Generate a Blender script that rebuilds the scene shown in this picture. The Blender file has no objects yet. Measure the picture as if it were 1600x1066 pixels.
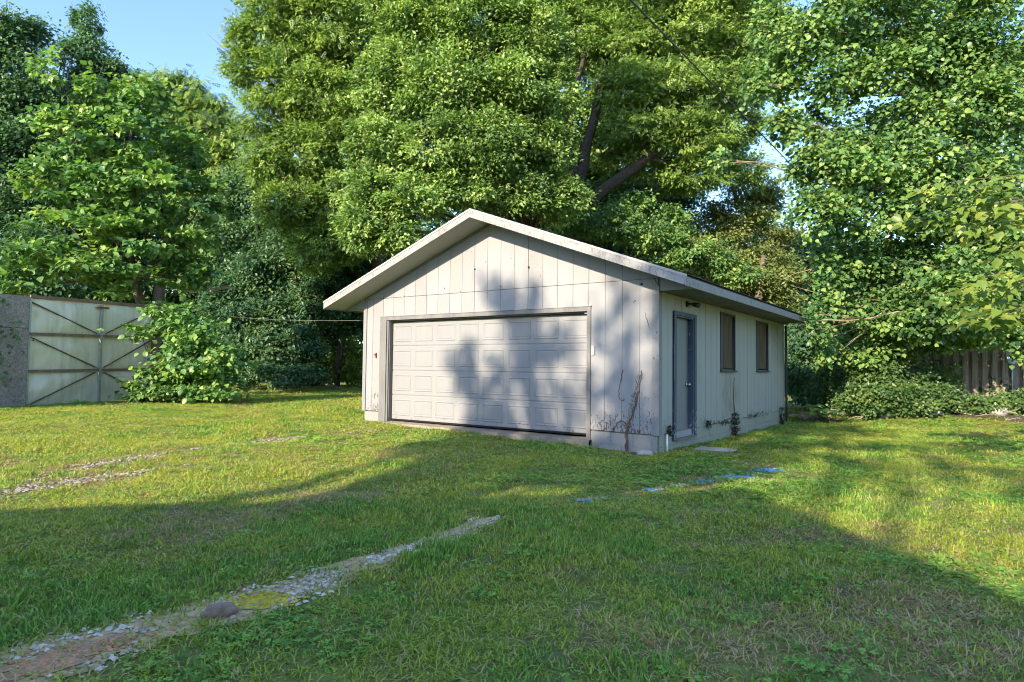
import bpy, math, random
import numpy as np
from mathutils import Vector, Matrix

# ------------------------------------------------------------------ camera, sky, sun, exposure
scene = bpy.context.scene
COL = scene.collection
CAM = ((3.9101, -9.4844, 1.0168), (0.817422, 0.57592, 0.011708), (0.014136, -0.040374, 0.999085), (0.575866, -0.816508, -0.041144), 22.66)
cam_data = bpy.data.cameras.new('camera')
cam_data.sensor_width = 36.0
cam_data.sensor_fit = 'HORIZONTAL'
cam_data.lens = CAM[4]
cam_data.clip_start = 0.05
cam_data.clip_end = 2000
cam = bpy.data.objects.new('camera', cam_data)
COL.objects.link(cam)
cam.matrix_world = Matrix(((CAM[1][0], CAM[2][0], CAM[3][0], CAM[0][0]),
                           (CAM[1][1], CAM[2][1], CAM[3][1], CAM[0][1]),
                           (CAM[1][2], CAM[2][2], CAM[3][2], CAM[0][2]), (0, 0, 0, 1)))
scene.camera = cam

SUN_ELEV = math.atan2(0.246, 0.6)
world = bpy.data.worlds.new('World')
scene.world = world
world.use_nodes = True
wn = world.node_tree
bg = wn.nodes['Background']
sky = wn.nodes.new('ShaderNodeTexSky')
sky.sky_type = 'NISHITA'
sky.sun_disc = False
sky.sun_elevation = SUN_ELEV
sky.sun_rotation = math.radians(180)
sky.air_density = 0.85
sky.dust_density = 0.4
sky.ozone_density = 3.0
wn.links.new(sky.outputs[0], bg.inputs['Color'])
bg.inputs['Strength'].default_value = 0.125

sun_data = bpy.data.lights.new('sun', 'SUN')
sun_data.energy = 2.8
sun_data.angle = math.radians(0.5)
sun_data.color = (1.0, 0.87, 0.66)
sun = bpy.data.objects.new('sun', sun_data)
COL.objects.link(sun)
sun.rotation_euler = Vector((0.0, 0.6, -0.246)).to_track_quat('-Z', 'Y').to_euler()

scene.view_settings.view_transform = 'Standard'
scene.view_settings.look = 'None'
scene.view_settings.exposure = 2.0
scene.view_settings.gamma = 1.0
scene.cycles.max_bounces = 5
scene.cycles.diffuse_bounces = 3
scene.cycles.glossy_bounces = 2
scene.cycles.transmission_bounces = 3
scene.cycles.transparent_max_bounces = 6
scene.cycles.use_denoising = True
scene.cycles.denoiser = 'OPENIMAGEDENOISE'
scene.cycles.sample_clamp_indirect = 4.0
scene.cycles.use_adaptive_sampling = True
scene.cycles.adaptive_threshold = 0.015
scene.cycles.filter_width = 1.05

R = np.random.default_rng(7)
random.seed(7)

# ------------------------------------------------------------------ helpers
def tag(o, label=None, cat=None, group=None, kind=None):
    if label: o['label'] = label
    if cat: o['category'] = cat
    if group: o['group'] = group
    if kind: o['kind'] = kind
    return o

def empty(name, loc, label=None, cat=None, group=None):
    o = bpy.data.objects.new(name, None)
    o.empty_display_size = 0.2
    COL.objects.link(o)
    o.location = loc
    return tag(o, label, cat, group)

def base_of(parent):
    b = Vector((0, 0, 0))
    p = parent
    while p is not None:
        b += Vector(p.location); p = p.parent
    return b

def link(name, me, parent=None, mat=None, loc=None):
    o = bpy.data.objects.new(name, me)
    COL.objects.link(o)
    if mat is not None and not me.materials: me.materials.append(mat)
    if parent is not None: o.parent = parent
    if loc is not None: o.location = loc
    return o

def obj(name, verts, faces, mat, parent=None, smooth=False):
    """a mesh from WORLD coordinates, stored relative to its parent"""
    b = base_of(parent)
    me = bpy.data.meshes.new(name)
    me.from_pydata([(v[0] - b.x, v[1] - b.y, v[2] - b.z) for v in verts], [], faces)
    if smooth:
        me.polygons.foreach_set('use_smooth', [True] * len(me.polygons))
    me.materials.append(mat)
    me.update()
    return link(name, me, parent)

def np_mesh(name, V, Tri, mat, parent=None, tint=None, smooth=False):
    """fast triangle mesh from numpy arrays (world coordinates)"""
    b = base_of(parent)
    V = np.asarray(V, np.float32) - np.array([b.x, b.y, b.z], np.float32)
    Tri = np.asarray(Tri, np.int32)
    me = bpy.data.meshes.new(name)
    n, m = len(V), len(Tri)
    me.vertices.add(n); me.loops.add(m * 3); me.polygons.add(m)
    me.vertices.foreach_set('co', V.ravel())
    me.loops.foreach_set('vertex_index', Tri.ravel())
    me.polygons.foreach_set('loop_start', np.arange(0, m * 3, 3, dtype=np.int32))
    if smooth: me.polygons.foreach_set('use_smooth', np.ones(m, bool))
    me.update(calc_edges=True)
    if tint is not None:
        a = me.attributes.new('tint', 'FLOAT', 'POINT')
        a.data.foreach_set('value', np.asarray(tint, np.float32))
    me.materials.append(mat)
    return link(name, me, parent)

class MB:
    def __init__(s): s.v = []; s.f = []
    def add(s, v, f):
        k = len(s.v); s.v += [tuple(p) for p in v]; s.f += [tuple(i + k for i in q) for q in f]; return s
    def box(s, x0, x1, y0, y1, z0, z1):
        return s.add([(x0,y0,z0),(x1,y0,z0),(x1,y1,z0),(x0,y1,z0),(x0,y0,z1),(x1,y0,z1),(x1,y1,z1),(x0,y1,z1)],
                     [(0,3,2,1),(4,5,6,7),(0,1,5,4),(1,2,6,5),(2,3,7,6),(3,0,4,7)])
    def prism(s, poly, d):
        """poly: list of 3d points (planar), extruded by vector d"""
        n = len(poly); d = Vector(d)
        v = [Vector(p) for p in poly] + [Vector(p) + d for p in poly]
        f = [tuple(range(n))[::-1], tuple(range(n, 2*n))] + [(i, (i+1) % n, n + (i+1) % n, n + i) for i in range(n)]
        return s.add(v, f)
    def bar(s, a, b, w, h, up=(0,0,1)):
        a, b, up = Vector(a), Vector(b), Vector(up)
        d = (b - a).normalized(); sd = d.cross(up).normalized() * (w/2); u = sd.cross(d).normalized() * (h/2)
        return s.add([a-sd-u, a+sd-u, a+sd+u, a-sd+u, b-sd-u, b+sd-u, b+sd+u, b-sd+u],
                     [(0,1,2,3),(7,6,5,4),(0,4,5,1),(1,5,6,2),(2,6,7,3),(3,7,4,0)])
    def tube(s, pts, rad, n=8, cap=True):
        pts = [Vector(p) for p in pts]; k0 = len(s.v)
        if not hasattr(rad, '__len__'): rad = [rad] * len(pts)
        ref = Vector((0.3, 0.2, 1)).normalized()
        for i, p in enumerate(pts):
            d = (pts[min(i+1, len(pts)-1)] - pts[max(i-1, 0)]).normalized()
            a = d.cross(ref)
            if a.length < 1e-3: a = d.cross(Vector((1, 0, 0)))
            a.normalize(); b = d.cross(a)
            for j in range(n):
                t = 2*math.pi*j/n
                s.v.append(tuple(p + (a*math.cos(t) + b*math.sin(t)) * rad[i]))
        for i in range(len(pts)-1):
            for j in range(n):
                j2 = (j+1) % n
                s.f.append((k0+i*n+j, k0+i*n+j2, k0+(i+1)*n+j2, k0+(i+1)*n+j))
        if cap:
            s.f.append(tuple(k0+j for j in range(n))[::-1]); e = k0+(len(pts)-1)*n
            s.f.append(tuple(e+j for j in range(n)))
        return s
    def disc(s, c, nrm, r, n=12, depth=0.0):
        nrm = Vector(nrm).normalized(); a = nrm.orthogonal().normalized(); b = nrm.cross(a); c = Vector(c)
        k = len(s.v)
        for j in range(n):
            t = 2*math.pi*j/n; s.v.append(tuple(c + a*math.cos(t)*r + b*math.sin(t)*r))
        s.f.append(tuple(k+j for j in range(n)))
        if depth:
            for j in range(n):
                t = 2*math.pi*j/n; s.v.append(tuple(c - nrm*depth + a*math.cos(t)*r + b*math.sin(t)*r))
            for j in range(n): s.f.append((k+j, k+n+j, k+n+(j+1) % n, k+(j+1) % n))
        return s
    def build(s, name, mat, parent=None, smooth=False):
        return obj(name, s.v, s.f, mat, parent, smooth)

def rock_mesh(name, mat, sx, sy, sz, seed, sub=2, rough=0.25):
    import bmesh
    from mathutils import noise
    bm = bmesh.new(); bmesh.ops.create_icosphere(bm, subdivisions=sub, radius=1)
    for v in bm.verts:
        d = 1 + rough * noise.noise(v.co * 1.4 + Vector((seed, 0, 0))) + rough*0.4*noise.noise(v.co*4 + Vector((0, seed, 0)))
        v.co = Vector((v.co.x*sx, v.co.y*sy, v.co.z*sz)) * d
    me = bpy.data.meshes.new(name); bm.to_mesh(me); bm.free()
    me.polygons.foreach_set('use_smooth', [True]*len(me.polygons)); me.materials.append(mat)
    return me

# ------------------------------------------------------------------ materials
class NT:
    def __init__(s, name):
        s.m = bpy.data.materials.new(name); s.m.use_nodes = True
        s.t = s.m.node_tree; s.p = s.t.nodes['Principled BSDF']; s.out = s.t.nodes['Material Output']
    def n(s, t, **kw):
        x = s.t.nodes.new(t)
        for k, v in kw.items():
            if k.startswith('i_'):
                key = k[2:]; x.inputs[int(key) if key.isdigit() else key].default_value = v
            else: setattr(x, k, v)
        return x
    def l(s, a, b): s.t.links.new(a, b)
    def pos(s): return s.n('ShaderNodeNewGeometry').outputs['Position']
    def mapping(s, vec, scale=(1,1,1), loc=(0,0,0)):
        m = s.n('ShaderNodeMapping'); m.inputs['Scale'].default_value = scale; m.inputs['Location'].default_value = loc
        s.l(vec, m.inputs['Vector']); return m.outputs[0]
    def noise(s, vec, scale=5, detail=4, rough=0.5):
        x = s.n('ShaderNodeTexNoise'); x.inputs['Scale'].default_value = scale; x.inputs['Detail'].default_value = detail
        x.inputs['Roughness'].default_value = rough; s.l(vec, x.inputs['Vector']); return x.outputs['Fac']
    def ramp(s, fac, stops):
        x = s.n('ShaderNodeValToRGB'); e = x.color_ramp.elements
        while len(e) < len(stops): e.new(0.5)
        for i, (p, c) in enumerate(stops):
            e[i].position = p; e[i].color = (c, c, c, 1) if not hasattr(c, '__len__') else (*c, 1)
        s.l(fac, x.inputs[0]); return x.outputs[0]
    def mix(s, fac, a, b):
        x = s.n('ShaderNodeMix', data_type='RGBA')
        for i, v in ((0, fac), (6, a), (7, b)):
            if hasattr(v, 'is_linked') or hasattr(v, 'links'): s.l(v, x.inputs[i])
            elif hasattr(v, '__len__'): x.inputs[i].default_value = (*v, 1)
            else: x.inputs[i].default_value = v
        return x.outputs[2]
    def math(s, op, a, b=0.0, clamp=False):
        x = s.n('ShaderNodeMath', operation=op); x.use_clamp = clamp
        for i, v in ((0, a), (1, b)):
            if hasattr(v, 'links'): s.l(v, x.inputs[i])
            else: x.inputs[i].default_value = v
        return x.outputs[0]
    def z(s):
        x = s.n('ShaderNodeSeparateXYZ'); s.l(s.pos(), x.inputs[0]); return x.outputs
    def bump(s, h, strength=0.3, dist=0.01):
        b = s.n('ShaderNodeBump'); b.inputs['Strength'].default_value = strength; b.inputs['Distance'].default_value = dist
        s.l(h, b.inputs['Height']); s.l(b.outputs[0], s.p.inputs['Normal'])
    def color(s, c):
        if hasattr(c, 'links'): s.l(c, s.p.inputs['Base Color'])
        else: s.p.inputs['Base Color'].default_value = (*c, 1)
        return s
    def rough(s, r, spec=0.3):
        s.p.inputs['Roughness'].default_value = r; s.p.inputs['Specular IOR Level'].default_value = spec; return s

def plain(name, c, r=0.6, metallic=0.0, var=0.15, scale=12, bump=0.0):
    k = NT(name); f = k.noise(k.pos(), scale, 5, 0.6)
    k.color(k.ramp(f, [(0.3, tuple(x*(1-var) for x in c)), (0.7, tuple(min(1, x*(1+var)) for x in c))])).rough(r)
    k.p.inputs['Metallic'].default_value = metallic
    if bump: k.bump(f, bump, 0.01)
    return k.m

def painted_wood(name, c, chip_amount=0.0, chip_c=(0.11, 0.085, 0.07), grime=0.15, chip_scale=30, zfade=None, rough=0.6, warm=(0.34, 0.29, 0.22), stain=None):
    """paint with streaks, speckled chips and a little vertical grain; zfade=(z_low, z_high): chips concentrate low down"""
    k = NT(name); p = k.pos()
    streak = k.noise(k.mapping(p, (9, 9, 0.8)), 1.0, 5, 0.6)
    blot = k.noise(p, 1.7, 4, 0.6)
    base = k.mix(k.ramp(streak, [(0.42, 0.0), (0.75, grime)]), c, warm)
    base = k.mix(k.ramp(blot, [(0.45, 0.0), (0.8, grime*0.8)]), base, (0.28, 0.285, 0.27))
    fine = k.noise(k.mapping(p, (1, 1, 0.45)), chip_scale, 6, 0.68)
    big = k.noise(p, 3.0, 3, 0.6)
    amt = k.math('MULTIPLY', k.ramp(big, [(0.4, 0.0), (0.7, 1.0)]), 0.10)
    if zfade:
        mr = k.n('ShaderNodeMapRange'); mr.inputs[1].default_value = zfade[0]; mr.inputs[2].default_value = zfade[1]
        mr.inputs[3].default_value = 0.105; mr.inputs[4].default_value = -0.06
        k.l(k.z()[2], mr.inputs[0]); amt = k.math('ADD', amt, mr.outputs[0])
    if stain:
        sp = k.n('ShaderNodeSeparateXYZ'); k.l(p, sp.inputs[0])
        gy = k.math('SUBTRACT', 1.0, k.math('DIVIDE', k.math('ABSOLUTE', k.math('SUBTRACT', sp.outputs[1], stain[0])), stain[1]), True)
        gzz = k.math('SUBTRACT', 1.0, k.math('DIVIDE', k.math('ABSOLUTE', k.math('SUBTRACT', sp.outputs[2], stain[2])), stain[3]), True)
        drip = k.ramp(k.noise(k.mapping(p, (30, 30, 2.5)), 1.0, 5, 0.7), [(0.40, 0.0), (0.62, 1.0)])
        sm = k.math('MULTIPLY', k.math('MULTIPLY', k.math('MULTIPLY', gy, gzz), 2.2, True), drip)
        base = k.mix(k.math('MULTIPLY', sm, 0.75), base, (0.17, 0.12, 0.07))
    s = k.math('ADD', fine, k.math('ADD', amt, chip_amount))
    chip = k.ramp(s, [(0.672, 0.0), (0.695, 1.0)])
    k.color(k.mix(chip, base, chip_c)).rough(rough, 0.25)
    grain = k.noise(k.mapping(p, (90, 90, 3)), 1.0, 3, 0.6)
    k.bump(k.math('SUBTRACT', k.math('MULTIPLY', grain, 0.35), chip), 0.35, 0.004)
    return k.m

def leaf_mat(name, dark, mid, light, trans=0.36, rough=0.38, spec=0.36):
    k = NT(name)
    a = k.n('ShaderNodeAttribute', attribute_name='tint')
    col = k.ramp(a.outputs['Fac'], [(0.0, dark), (0.5, mid), (1.0, light)])
    big = k.noise(k.pos(), 0.55, 2, 0.5)
    hs = k.n('ShaderNodeHueSaturation'); hs.inputs['Saturation'].default_value = 0.95
    k.l(k.math('ADD', k.math('MULTIPLY', big, 0.5), 0.75), hs.inputs['Value']); k.l(col, hs.inputs['Color'])
    k.color(hs.outputs[0]).rough(rough, spec)
    tr = k.n('ShaderNodeBsdfTranslucent')
    tc = k.n('ShaderNodeMix', data_type='RGBA', blend_type='MULTIPLY'); tc.inputs[0].default_value = 1.0
    k.l(hs.outputs[0], tc.inputs[6]); tc.inputs[7].default_value = (1.35, 1.45, 0.7, 1)
    k.l(tc.outputs[2], tr.inputs['Color'])
    mx = k.n('ShaderNodeMixShader'); mx.inputs[0].default_value = trans
    k.l(k.p.outputs[0], mx.inputs[1]); k.l(tr.outputs[0], mx.inputs[2]); k.l(mx.outputs[0], k.out.inputs[0])
    return k.m

def grass_mat(name, a, b, trans=0.30):
    k = NT(name)
    oi = k.n('ShaderNodeObjectInfo')
    big = k.noise(k.pos(), 0.9, 3, 0.6)
    f = k.math('ADD', k.math('MULTIPLY', oi.outputs['Random'], 0.55), k.math('SUBTRACT', k.math('MULTIPLY', big, 1.3), 0.42), clamp=True)
    col = k.ramp(f, [(0.0, a), (1.0, b)])
    ta = k.n('ShaderNodeAttribute', attribute_name='tint')
    hv = k.n('ShaderNodeHueSaturation'); k.l(col, hv.inputs['Color']); k.l(k.math('ADD', k.math('MULTIPLY', ta.outputs['Fac'], 1.05), 0.45), hv.inputs['Value'])
    col = k.mix(k.ramp(ta.outputs['Fac'], [(0.89, 0.0), (0.90, 0.75)]), hv.outputs[0], (0.55, 0.45, 0.24))
    k.color(col).rough(0.55, 0.2)
    tr = k.n('ShaderNodeBsdfTranslucent')
    vm = k.n('ShaderNodeVectorMath', operation='ADD'); vm.inputs[1].default_value = (0, 0, 1.3); k.l(k.n('ShaderNodeNewGeometry').outputs['Normal'], vm.inputs[0])
    vn = k.n('ShaderNodeVectorMath', operation='NORMALIZE'); k.l(vm.outputs[0], vn.inputs[0]); k.l(vn.outputs[0], k.p.inputs['Normal'])
    tc = k.n('ShaderNodeMix', data_type='RGBA', blend_type='MULTIPLY'); tc.inputs[0].default_value = 1.0
    k.l(col, tc.inputs[6]); tc.inputs[7].default_value = (1.6, 1.45, 0.55, 1); k.l(tc.outputs[2], tr.inputs['Color'])
    mx = k.n('ShaderNodeMixShader'); mx.inputs[0].default_value = trans
    k.l(k.p.outputs[0], mx.inputs[1]); k.l(tr.outputs[0], mx.inputs[2]); k.l(mx.outputs[0], k.out.inputs[0])
    return k.m

M = {}
M['siding'] = painted_wood('white_siding', (0.262, 0.258, 0.266), 0.026, zfade=(0.0, 0.85), grime=0.16)
M['siding_b'] = painted_wood('white_siding_b', (0.25, 0.246, 0.25), 0.042, zfade=(0.0, 0.95), grime=0.22)
M['siding_c'] = painted_wood('white_siding_c', (0.27, 0.267, 0.277), 0.018, zfade=(0.0, 0.7), grime=0.12)
M['side_siding'] = painted_wood('side_siding', stain=(3.75, .75, .55, .55), c=(0.37, 0.36, 0.32), chip_amount=-0.01, zfade=(-0.05, 0.45), grime=0.28, warm=(0.27, 0.26, 0.19))
M['backing'] = plain('groove_backing', (0.16, 0.145, 0.13), 0.9)
M['trim'] = painted_wood('corner_trim', (0.215, 0.215, 0.22), 0.0, grime=0.25, chip_scale=22)
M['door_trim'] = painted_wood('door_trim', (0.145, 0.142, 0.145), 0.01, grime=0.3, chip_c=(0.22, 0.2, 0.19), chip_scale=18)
M['fascia'] = painted_wood('weathered_fascia', (0.265, 0.258, 0.258), 0.085, chip_c=(0.20, 0.18, 0.165), grime=0.3, chip_scale=24)
M['drip'] = plain('drip_edge', (0.34, 0.33, 0.325), 0.4, var=0.06)
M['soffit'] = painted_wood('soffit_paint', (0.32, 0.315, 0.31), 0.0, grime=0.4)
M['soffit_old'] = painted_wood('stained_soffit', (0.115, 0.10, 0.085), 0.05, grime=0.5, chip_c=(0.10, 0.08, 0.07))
M['door_white'] = painted_wood('garage_door_paint', (0.240, 0.238, 0.245), -0.05, grime=0.2, zfade=(-.1, .25), rough=0.42)
M['block'] = painted_wood('painted_block', (0.25, 0.243, 0.235), 0.0, zfade=(-0.42, -0.10), grime=0.3, chip_c=(0.23, 0.19, 0.15), chip_scale=20)
M['mortar'] = plain('mortar', (0.34, 0.33, 0.31), 0.9)
M['side_block'] = painted_wood('mossy_block', (0.315, 0.31, 0.25), 0.0, zfade=(-0.45, -0.15), grime=0.5, chip_c=(0.20, 0.18, 0.14), chip_scale=16, warm=(0.34, 0.36, 0.24))
M['side_door'] = painted_wood('side_door_paint', (0.205, 0.205, 0.19), -0.06, grime=0.2)
M['blue'] = painted_wood('blue_frame', (0.055, 0.078, 0.115), 0.03, chip_c=(0.34, 0.32, 0.30), grime=0.15, zfade=(-0.1, 0.5))
M['dark_frame'] = plain('dark_window_frame', (0.055, 0.062, 0.07), 0.6)
M['black'] = plain('black_metal', (0.012, 0.012, 0.013), 0.4)
M['hole'] = plain('hole_dark', (0.01, 0.009, 0.008), 0.9)
M['steel'] = plain('knob_steel', (0.6, 0.58, 0.55), 0.25, 1.0)
M['plastic'] = plain('keypad_plastic', (0.42, 0.41, 0.40), 0.5)
M['pvc'] = plain('white_pvc', (0.75, 0.75, 0.73), 0.4)
M['rust'] = plain('rusty_iron', (0.22, 0.10, 0.05), 0.8, var=0.4, bump=0.3)
M['shingle'] = plain('asphalt_shingle', (0.06, 0.055, 0.05), 0.9, var=0.35, scale=40, bump=0.3)
M['concrete'] = plain('concrete', (0.40, 0.37, 0.33), 0.9, var=0.22, scale=9, bump=0.3)
M['dark_stone'] = plain('dark_slab', (0.10, 0.095, 0.09), 0.85, bump=0.3)
M['vine_dead'] = plain('dead_vine', (0.13, 0.09, 0.07), 0.9, var=0.3)
M['bark'] = plain('bark_brown', (0.13, 0.10, 0.075), 0.95, var=0.4, scale=9, bump=0.8)
M['bark_dark'] = plain('bark_dark', (0.06, 0.047, 0.037), 0.95, var=0.4, scale=9, bump=0.8)
M['bark_tan'] = plain('bark_tan', (0.30, 0.22, 0.15), 0.95, var=0.35, scale=7, bump=0.8)
M['twig'] = plain('dead_twig', (0.33, 0.27, 0.21), 0.9, var=0.3)
M['wire'] = plain('cable', (0.03, 0.03, 0.03), 0.6)
M['rope'] = plain('pale_cable', (0.22, 0.20, 0.17), 0.6)

def plywood():
    k = NT('plywood'); p = k.pos()
    g = k.noise(k.mapping(p, (22, 14, 1.1)), 1.0, 6, 0.65)
    c = k.ramp(g, [(0.25, (0.050, 0.032, 0.020)), (0.5, (0.120, 0.082, 0.050)), (0.75, (0.185, 0.135, 0.085))])
    st = k.noise(k.mapping(p, (4, 4, 2)), 1.0, 3)
    k.color(k.mix(k.ramp(st, [(0.5, 0.0), (0.75, 0.6)]), c, (0.12, 0.10, 0.085))).rough(0.85, 0.15); k.bump(g, 0.3, 0.004); return k.m
M['plywood'] = plywood()

def fence_wood():
    k = NT('weathered_fence'); p = k.pos()
    g = k.noise(k.mapping(p, (30, 30, 1.5)), 1.0, 6, 0.65)
    c = k.ramp(g, [(0.3, (0.13, 0.105, 0.082)), (0.55, (0.27, 0.225, 0.175)), (0.8, (0.40, 0.34, 0.27))])
    k.color(c).rough(0.9, 0.15); k.bump(g, 0.4, 0.006); return k.m
M['fence'] = fence_wood()

def sheet_metal():
    k = NT('galvanised_sheet'); p = k.pos()
    st = k.noise(k.mapping(p, (7, 7, 0.35)), 1.0, 5, 0.65)
    bl = k.noise(p, 1.3, 3, 0.5)
    c = k.mix(k.ramp(st, [(0.45, 0.0), (0.78, 0.6)]), (0.84, 0.74, 0.55), (0.50, 0.41, 0.26))
    k.color(c); k.p.inputs['Metallic'].default_value = 0.3
    k.l(k.ramp(bl, [(0.3, 0.36), (0.7, 0.55)]), k.p.inputs['Roughness'])
    wv = k.noise(k.mapping(p, (1, 1, 0.8)), 1.5, 2, 0.4)
    k.bump(wv, 0.9, 0.16); return k.m
M['sheet'] = sheet_metal()

def old_concrete():
    k = NT('old_concrete_wall'); p = k.pos()
    f = k.noise(p, 24, 6, 0.75); g = k.noise(p, 2.2, 4, 0.6)
    c = k.ramp(f, [(0.3, (0.14, 0.11, 0.09)), (0.55, (0.40, 0.325, 0.27)), (0.75, (0.68, 0.58, 0.48))])
    k.color(k.mix(k.ramp(g, [(0.45, 0.0), (0.7, 0.5)]), c, (0.16, 0.15, 0.13))).rough(0.95, 0.1); k.bump(f, 0.6, 0.02); return k.m
M['old_concrete'] = old_concrete()

def ground_mat():
    k = NT('ground_soil'); p = k.pos()
    a = k.noise(p, 1.1, 5, 0.6); b = k.noise(p, 14, 5, 0.7); c = k.noise(p, 70, 4, 0.7)
    soil = k.ramp(c, [(0.3, (0.09, 0.07, 0.045)), (0.55, (0.19, 0.155, 0.095)), (0.75, (0.32, 0.27, 0.17))])
    green = k.ramp(b, [(0.3, (0.16, 0.24, 0.045)), (0.7, (0.34, 0.38, 0.08))])
    k.color(k.mix(k.ramp(a, [(0.35, 0.25), (0.65, 0.85)]), soil, green)).rough(0.95, 0.1)
    k.bump(c, 0.8, 0.03); return k.m
M['ground'] = ground_mat()

def gravel_mat(name, c0, c1, c2):
    k = NT(name); a = k.n('ShaderNodeAttribute', attribute_name='tint'); f = k.noise(k.pos(), 90, 3)
    c = k.ramp(a.outputs['Fac'], [(0.0, c0), (0.5, c1), (1.0, c2)])
    k.color(k.mix(k.ramp(f, [(0.45, 0.0), (0.75, 0.35)]), c, tuple(x*0.45 for x in c1))).rough(0.9, 0.15); return k.m
M['gravel'] = gravel_mat('pale_gravel', (0.36, 0.26, 0.16), (0.64, 0.52, 0.38), (0.86, 0.74, 0.58))
M['gravel_dull'] = gravel_mat('dull_gravel', (0.20, 0.15, 0.10), (0.36, 0.30, 0.225), (0.56, 0.49, 0.40))
M['gravel_orange'] = gravel_mat('orange_sprayed', (0.40, 0.24, 0.13), (0.64, 0.29, 0.15), (0.74, 0.38, 0.22))
M['gravel_yellow'] = gravel_mat('yellow_sprayed', (0.38, 0.28, 0.06), (0.62, 0.46, 0.03), (0.72, 0.55, 0.06))
M['gravel_blue'] = gravel_mat('blue_sprayed', (0.20, 0.34, 0.45), (0.05, 0.30, 0.62), (0.10, 0.38, 0.70))
M['dirt'] = plain('packed_dirt', (0.52, 0.36, 0.19), 0.95, var=0.35, scale=22, bump=0.6)

M['leaf_elm'] = leaf_mat('leaf_elm', (0.054, 0.106, 0.034), (0.172, 0.290, 0.059), (0.403, 0.493, 0.143))
M['leaf_locust'] = leaf_mat('leaf_locust', (0.054, 0.105, 0.028), (0.165, 0.276, 0.047), (0.337, 0.427, 0.089))
M['leaf_catalpa'] = leaf_mat('leaf_catalpa', (0.044, 0.118, 0.040), (0.150, 0.296, 0.065), (0.347, 0.449, 0.107))
M['leaf_dark'] = leaf_mat('leaf_dark', (0.029, 0.081, 0.043), (0.070, 0.158, 0.068), (0.158, 0.249, 0.079))
M['leaf_heart'] = leaf_mat('leaf_heart', (0.032, 0.085, 0.034), (0.118, 0.238, 0.055), (0.297, 0.388, 0.084))
M['leaf_yellow'] = leaf_mat('leaf_yellow', (0.085, 0.158, 0.028), (0.169, 0.260, 0.040), (0.339, 0.373, 0.056), trans=0.40)
M['leaf_pale'] = leaf_mat('leaf_pale', (0.085, 0.124, 0.032), (0.169, 0.215, 0.051), (0.316, 0.350, 0.102))
M['leaf_ivy'] = leaf_mat('leaf_ivy', (0.030, 0.080, 0.024), (0.075, 0.150, 0.035), (0.17, 0.23, 0.05))
M['leaf_fallen'] = plain('fallen_leaf', (0.36, 0.13, 0.05), 0.7, var=0.4)
M['grass_a'] = grass_mat('grass_green', (0.18, 0.34, 0.045), (0.49, 0.5, 0.055))
M['grass_b'] = grass_mat('grass_lush', (0.15, 0.36, 0.06), (0.33, 0.48, 0.075))
M['grass_dry'] = grass_mat('grass_dry', (0.42, 0.285, 0.13), (0.58, 0.43, 0.2), 0.2)
M['clover'] = grass_mat('clover', (0.17, 0.38, 0.07), (0.33, 0.52, 0.08), 0.25)

# ------------------------------------------------------------------ ground
def lown(x, y):
    return (0.018*np.sin(x*1.3+0.7)*np.sin(y*1.1+0.3) + 0.012*np.sin(x*2.9+y*1.7) + 0.010*np.sin(y*3.7-x*2.2+1.0))
def smooth(t): t = np.clip(t, 0, 1); return t*t*(3-2*t)
def gz(x, y):
    x = np.asarray(x, float); y = np.asarray(y, float)
    base = -0.30 - 0.024*np.clip(x, -9, 0)
    base = base - 0.07*smooth(y/8.0)*smooth((x+1.5)/1.5)*(1-smooth((y-9)/3))        # falls a little along the side wall
    base = base + 0.22*smooth((y-9)/5)*smooth((x+2)/3)                               # rises to the hedge
    near = np.exp(-((x-0)**2 + (y+4)**2)/300.0)
    return base + lown(x, y)*near
def gz1(x, y): return float(gz(x, y))

xs = np.concatenate([np.linspace(-400, -40, 10), np.linspace(-36, -12, 24), np.linspace(-11.5, 12, 110), np.linspace(13, 40, 20), np.linspace(60, 400, 8)])
ys = np.concatenate([np.linspace(-400, -40, 8), np.linspace(-34, -12, 14), np.linspace(-11, 14, 120), np.linspace(15, 50, 30), np.linspace(70, 500, 8)])
GX, GY = np.meshgrid(xs, ys)
GZ = gz(GX, GY)
inside = (GX > -6.3) & (GX < -0.3) & (GY > 0.35) & (GY < 8.2)
GV = np.stack([GX, GY, GZ], -1).reshape(-1, 3)
nx, ny = len(xs), len(ys)
I = (np.arange(ny-1)[:, None]*nx + np.arange(nx-1)[None, :]).ravel()
GT = np.concatenate([np.stack([I, I+1, I+nx+1], 1), np.stack([I, I+nx+1, I+nx], 1)])
g = np_mesh('ground', GV, GT, M['ground'], smooth=True); tag(g, kind='structure')

# ------------------------------------------------------------------ garage
X0, X1, LY = -6.63, 0.0, 8.5       # left and right wall, depth
RX = -3.315                        # ridge
OH = 0.60                          # rake overhang
EX = 0.66                          # eave overhang
SL = (3.695-2.22)/(X1+EX-RX)       # roof slope
def under(x): return 3.695 - SL*abs(x-RX)       # underside of the rafters
def sb(x): return 0.075*(-x/6.63)               # lower edge of the siding creeps up to the left
gar = empty('garage', (-3.3, 4.2, -0.3), 'white board-sided detached garage with wide overhead door and peeling paint', 'garage')

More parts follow.
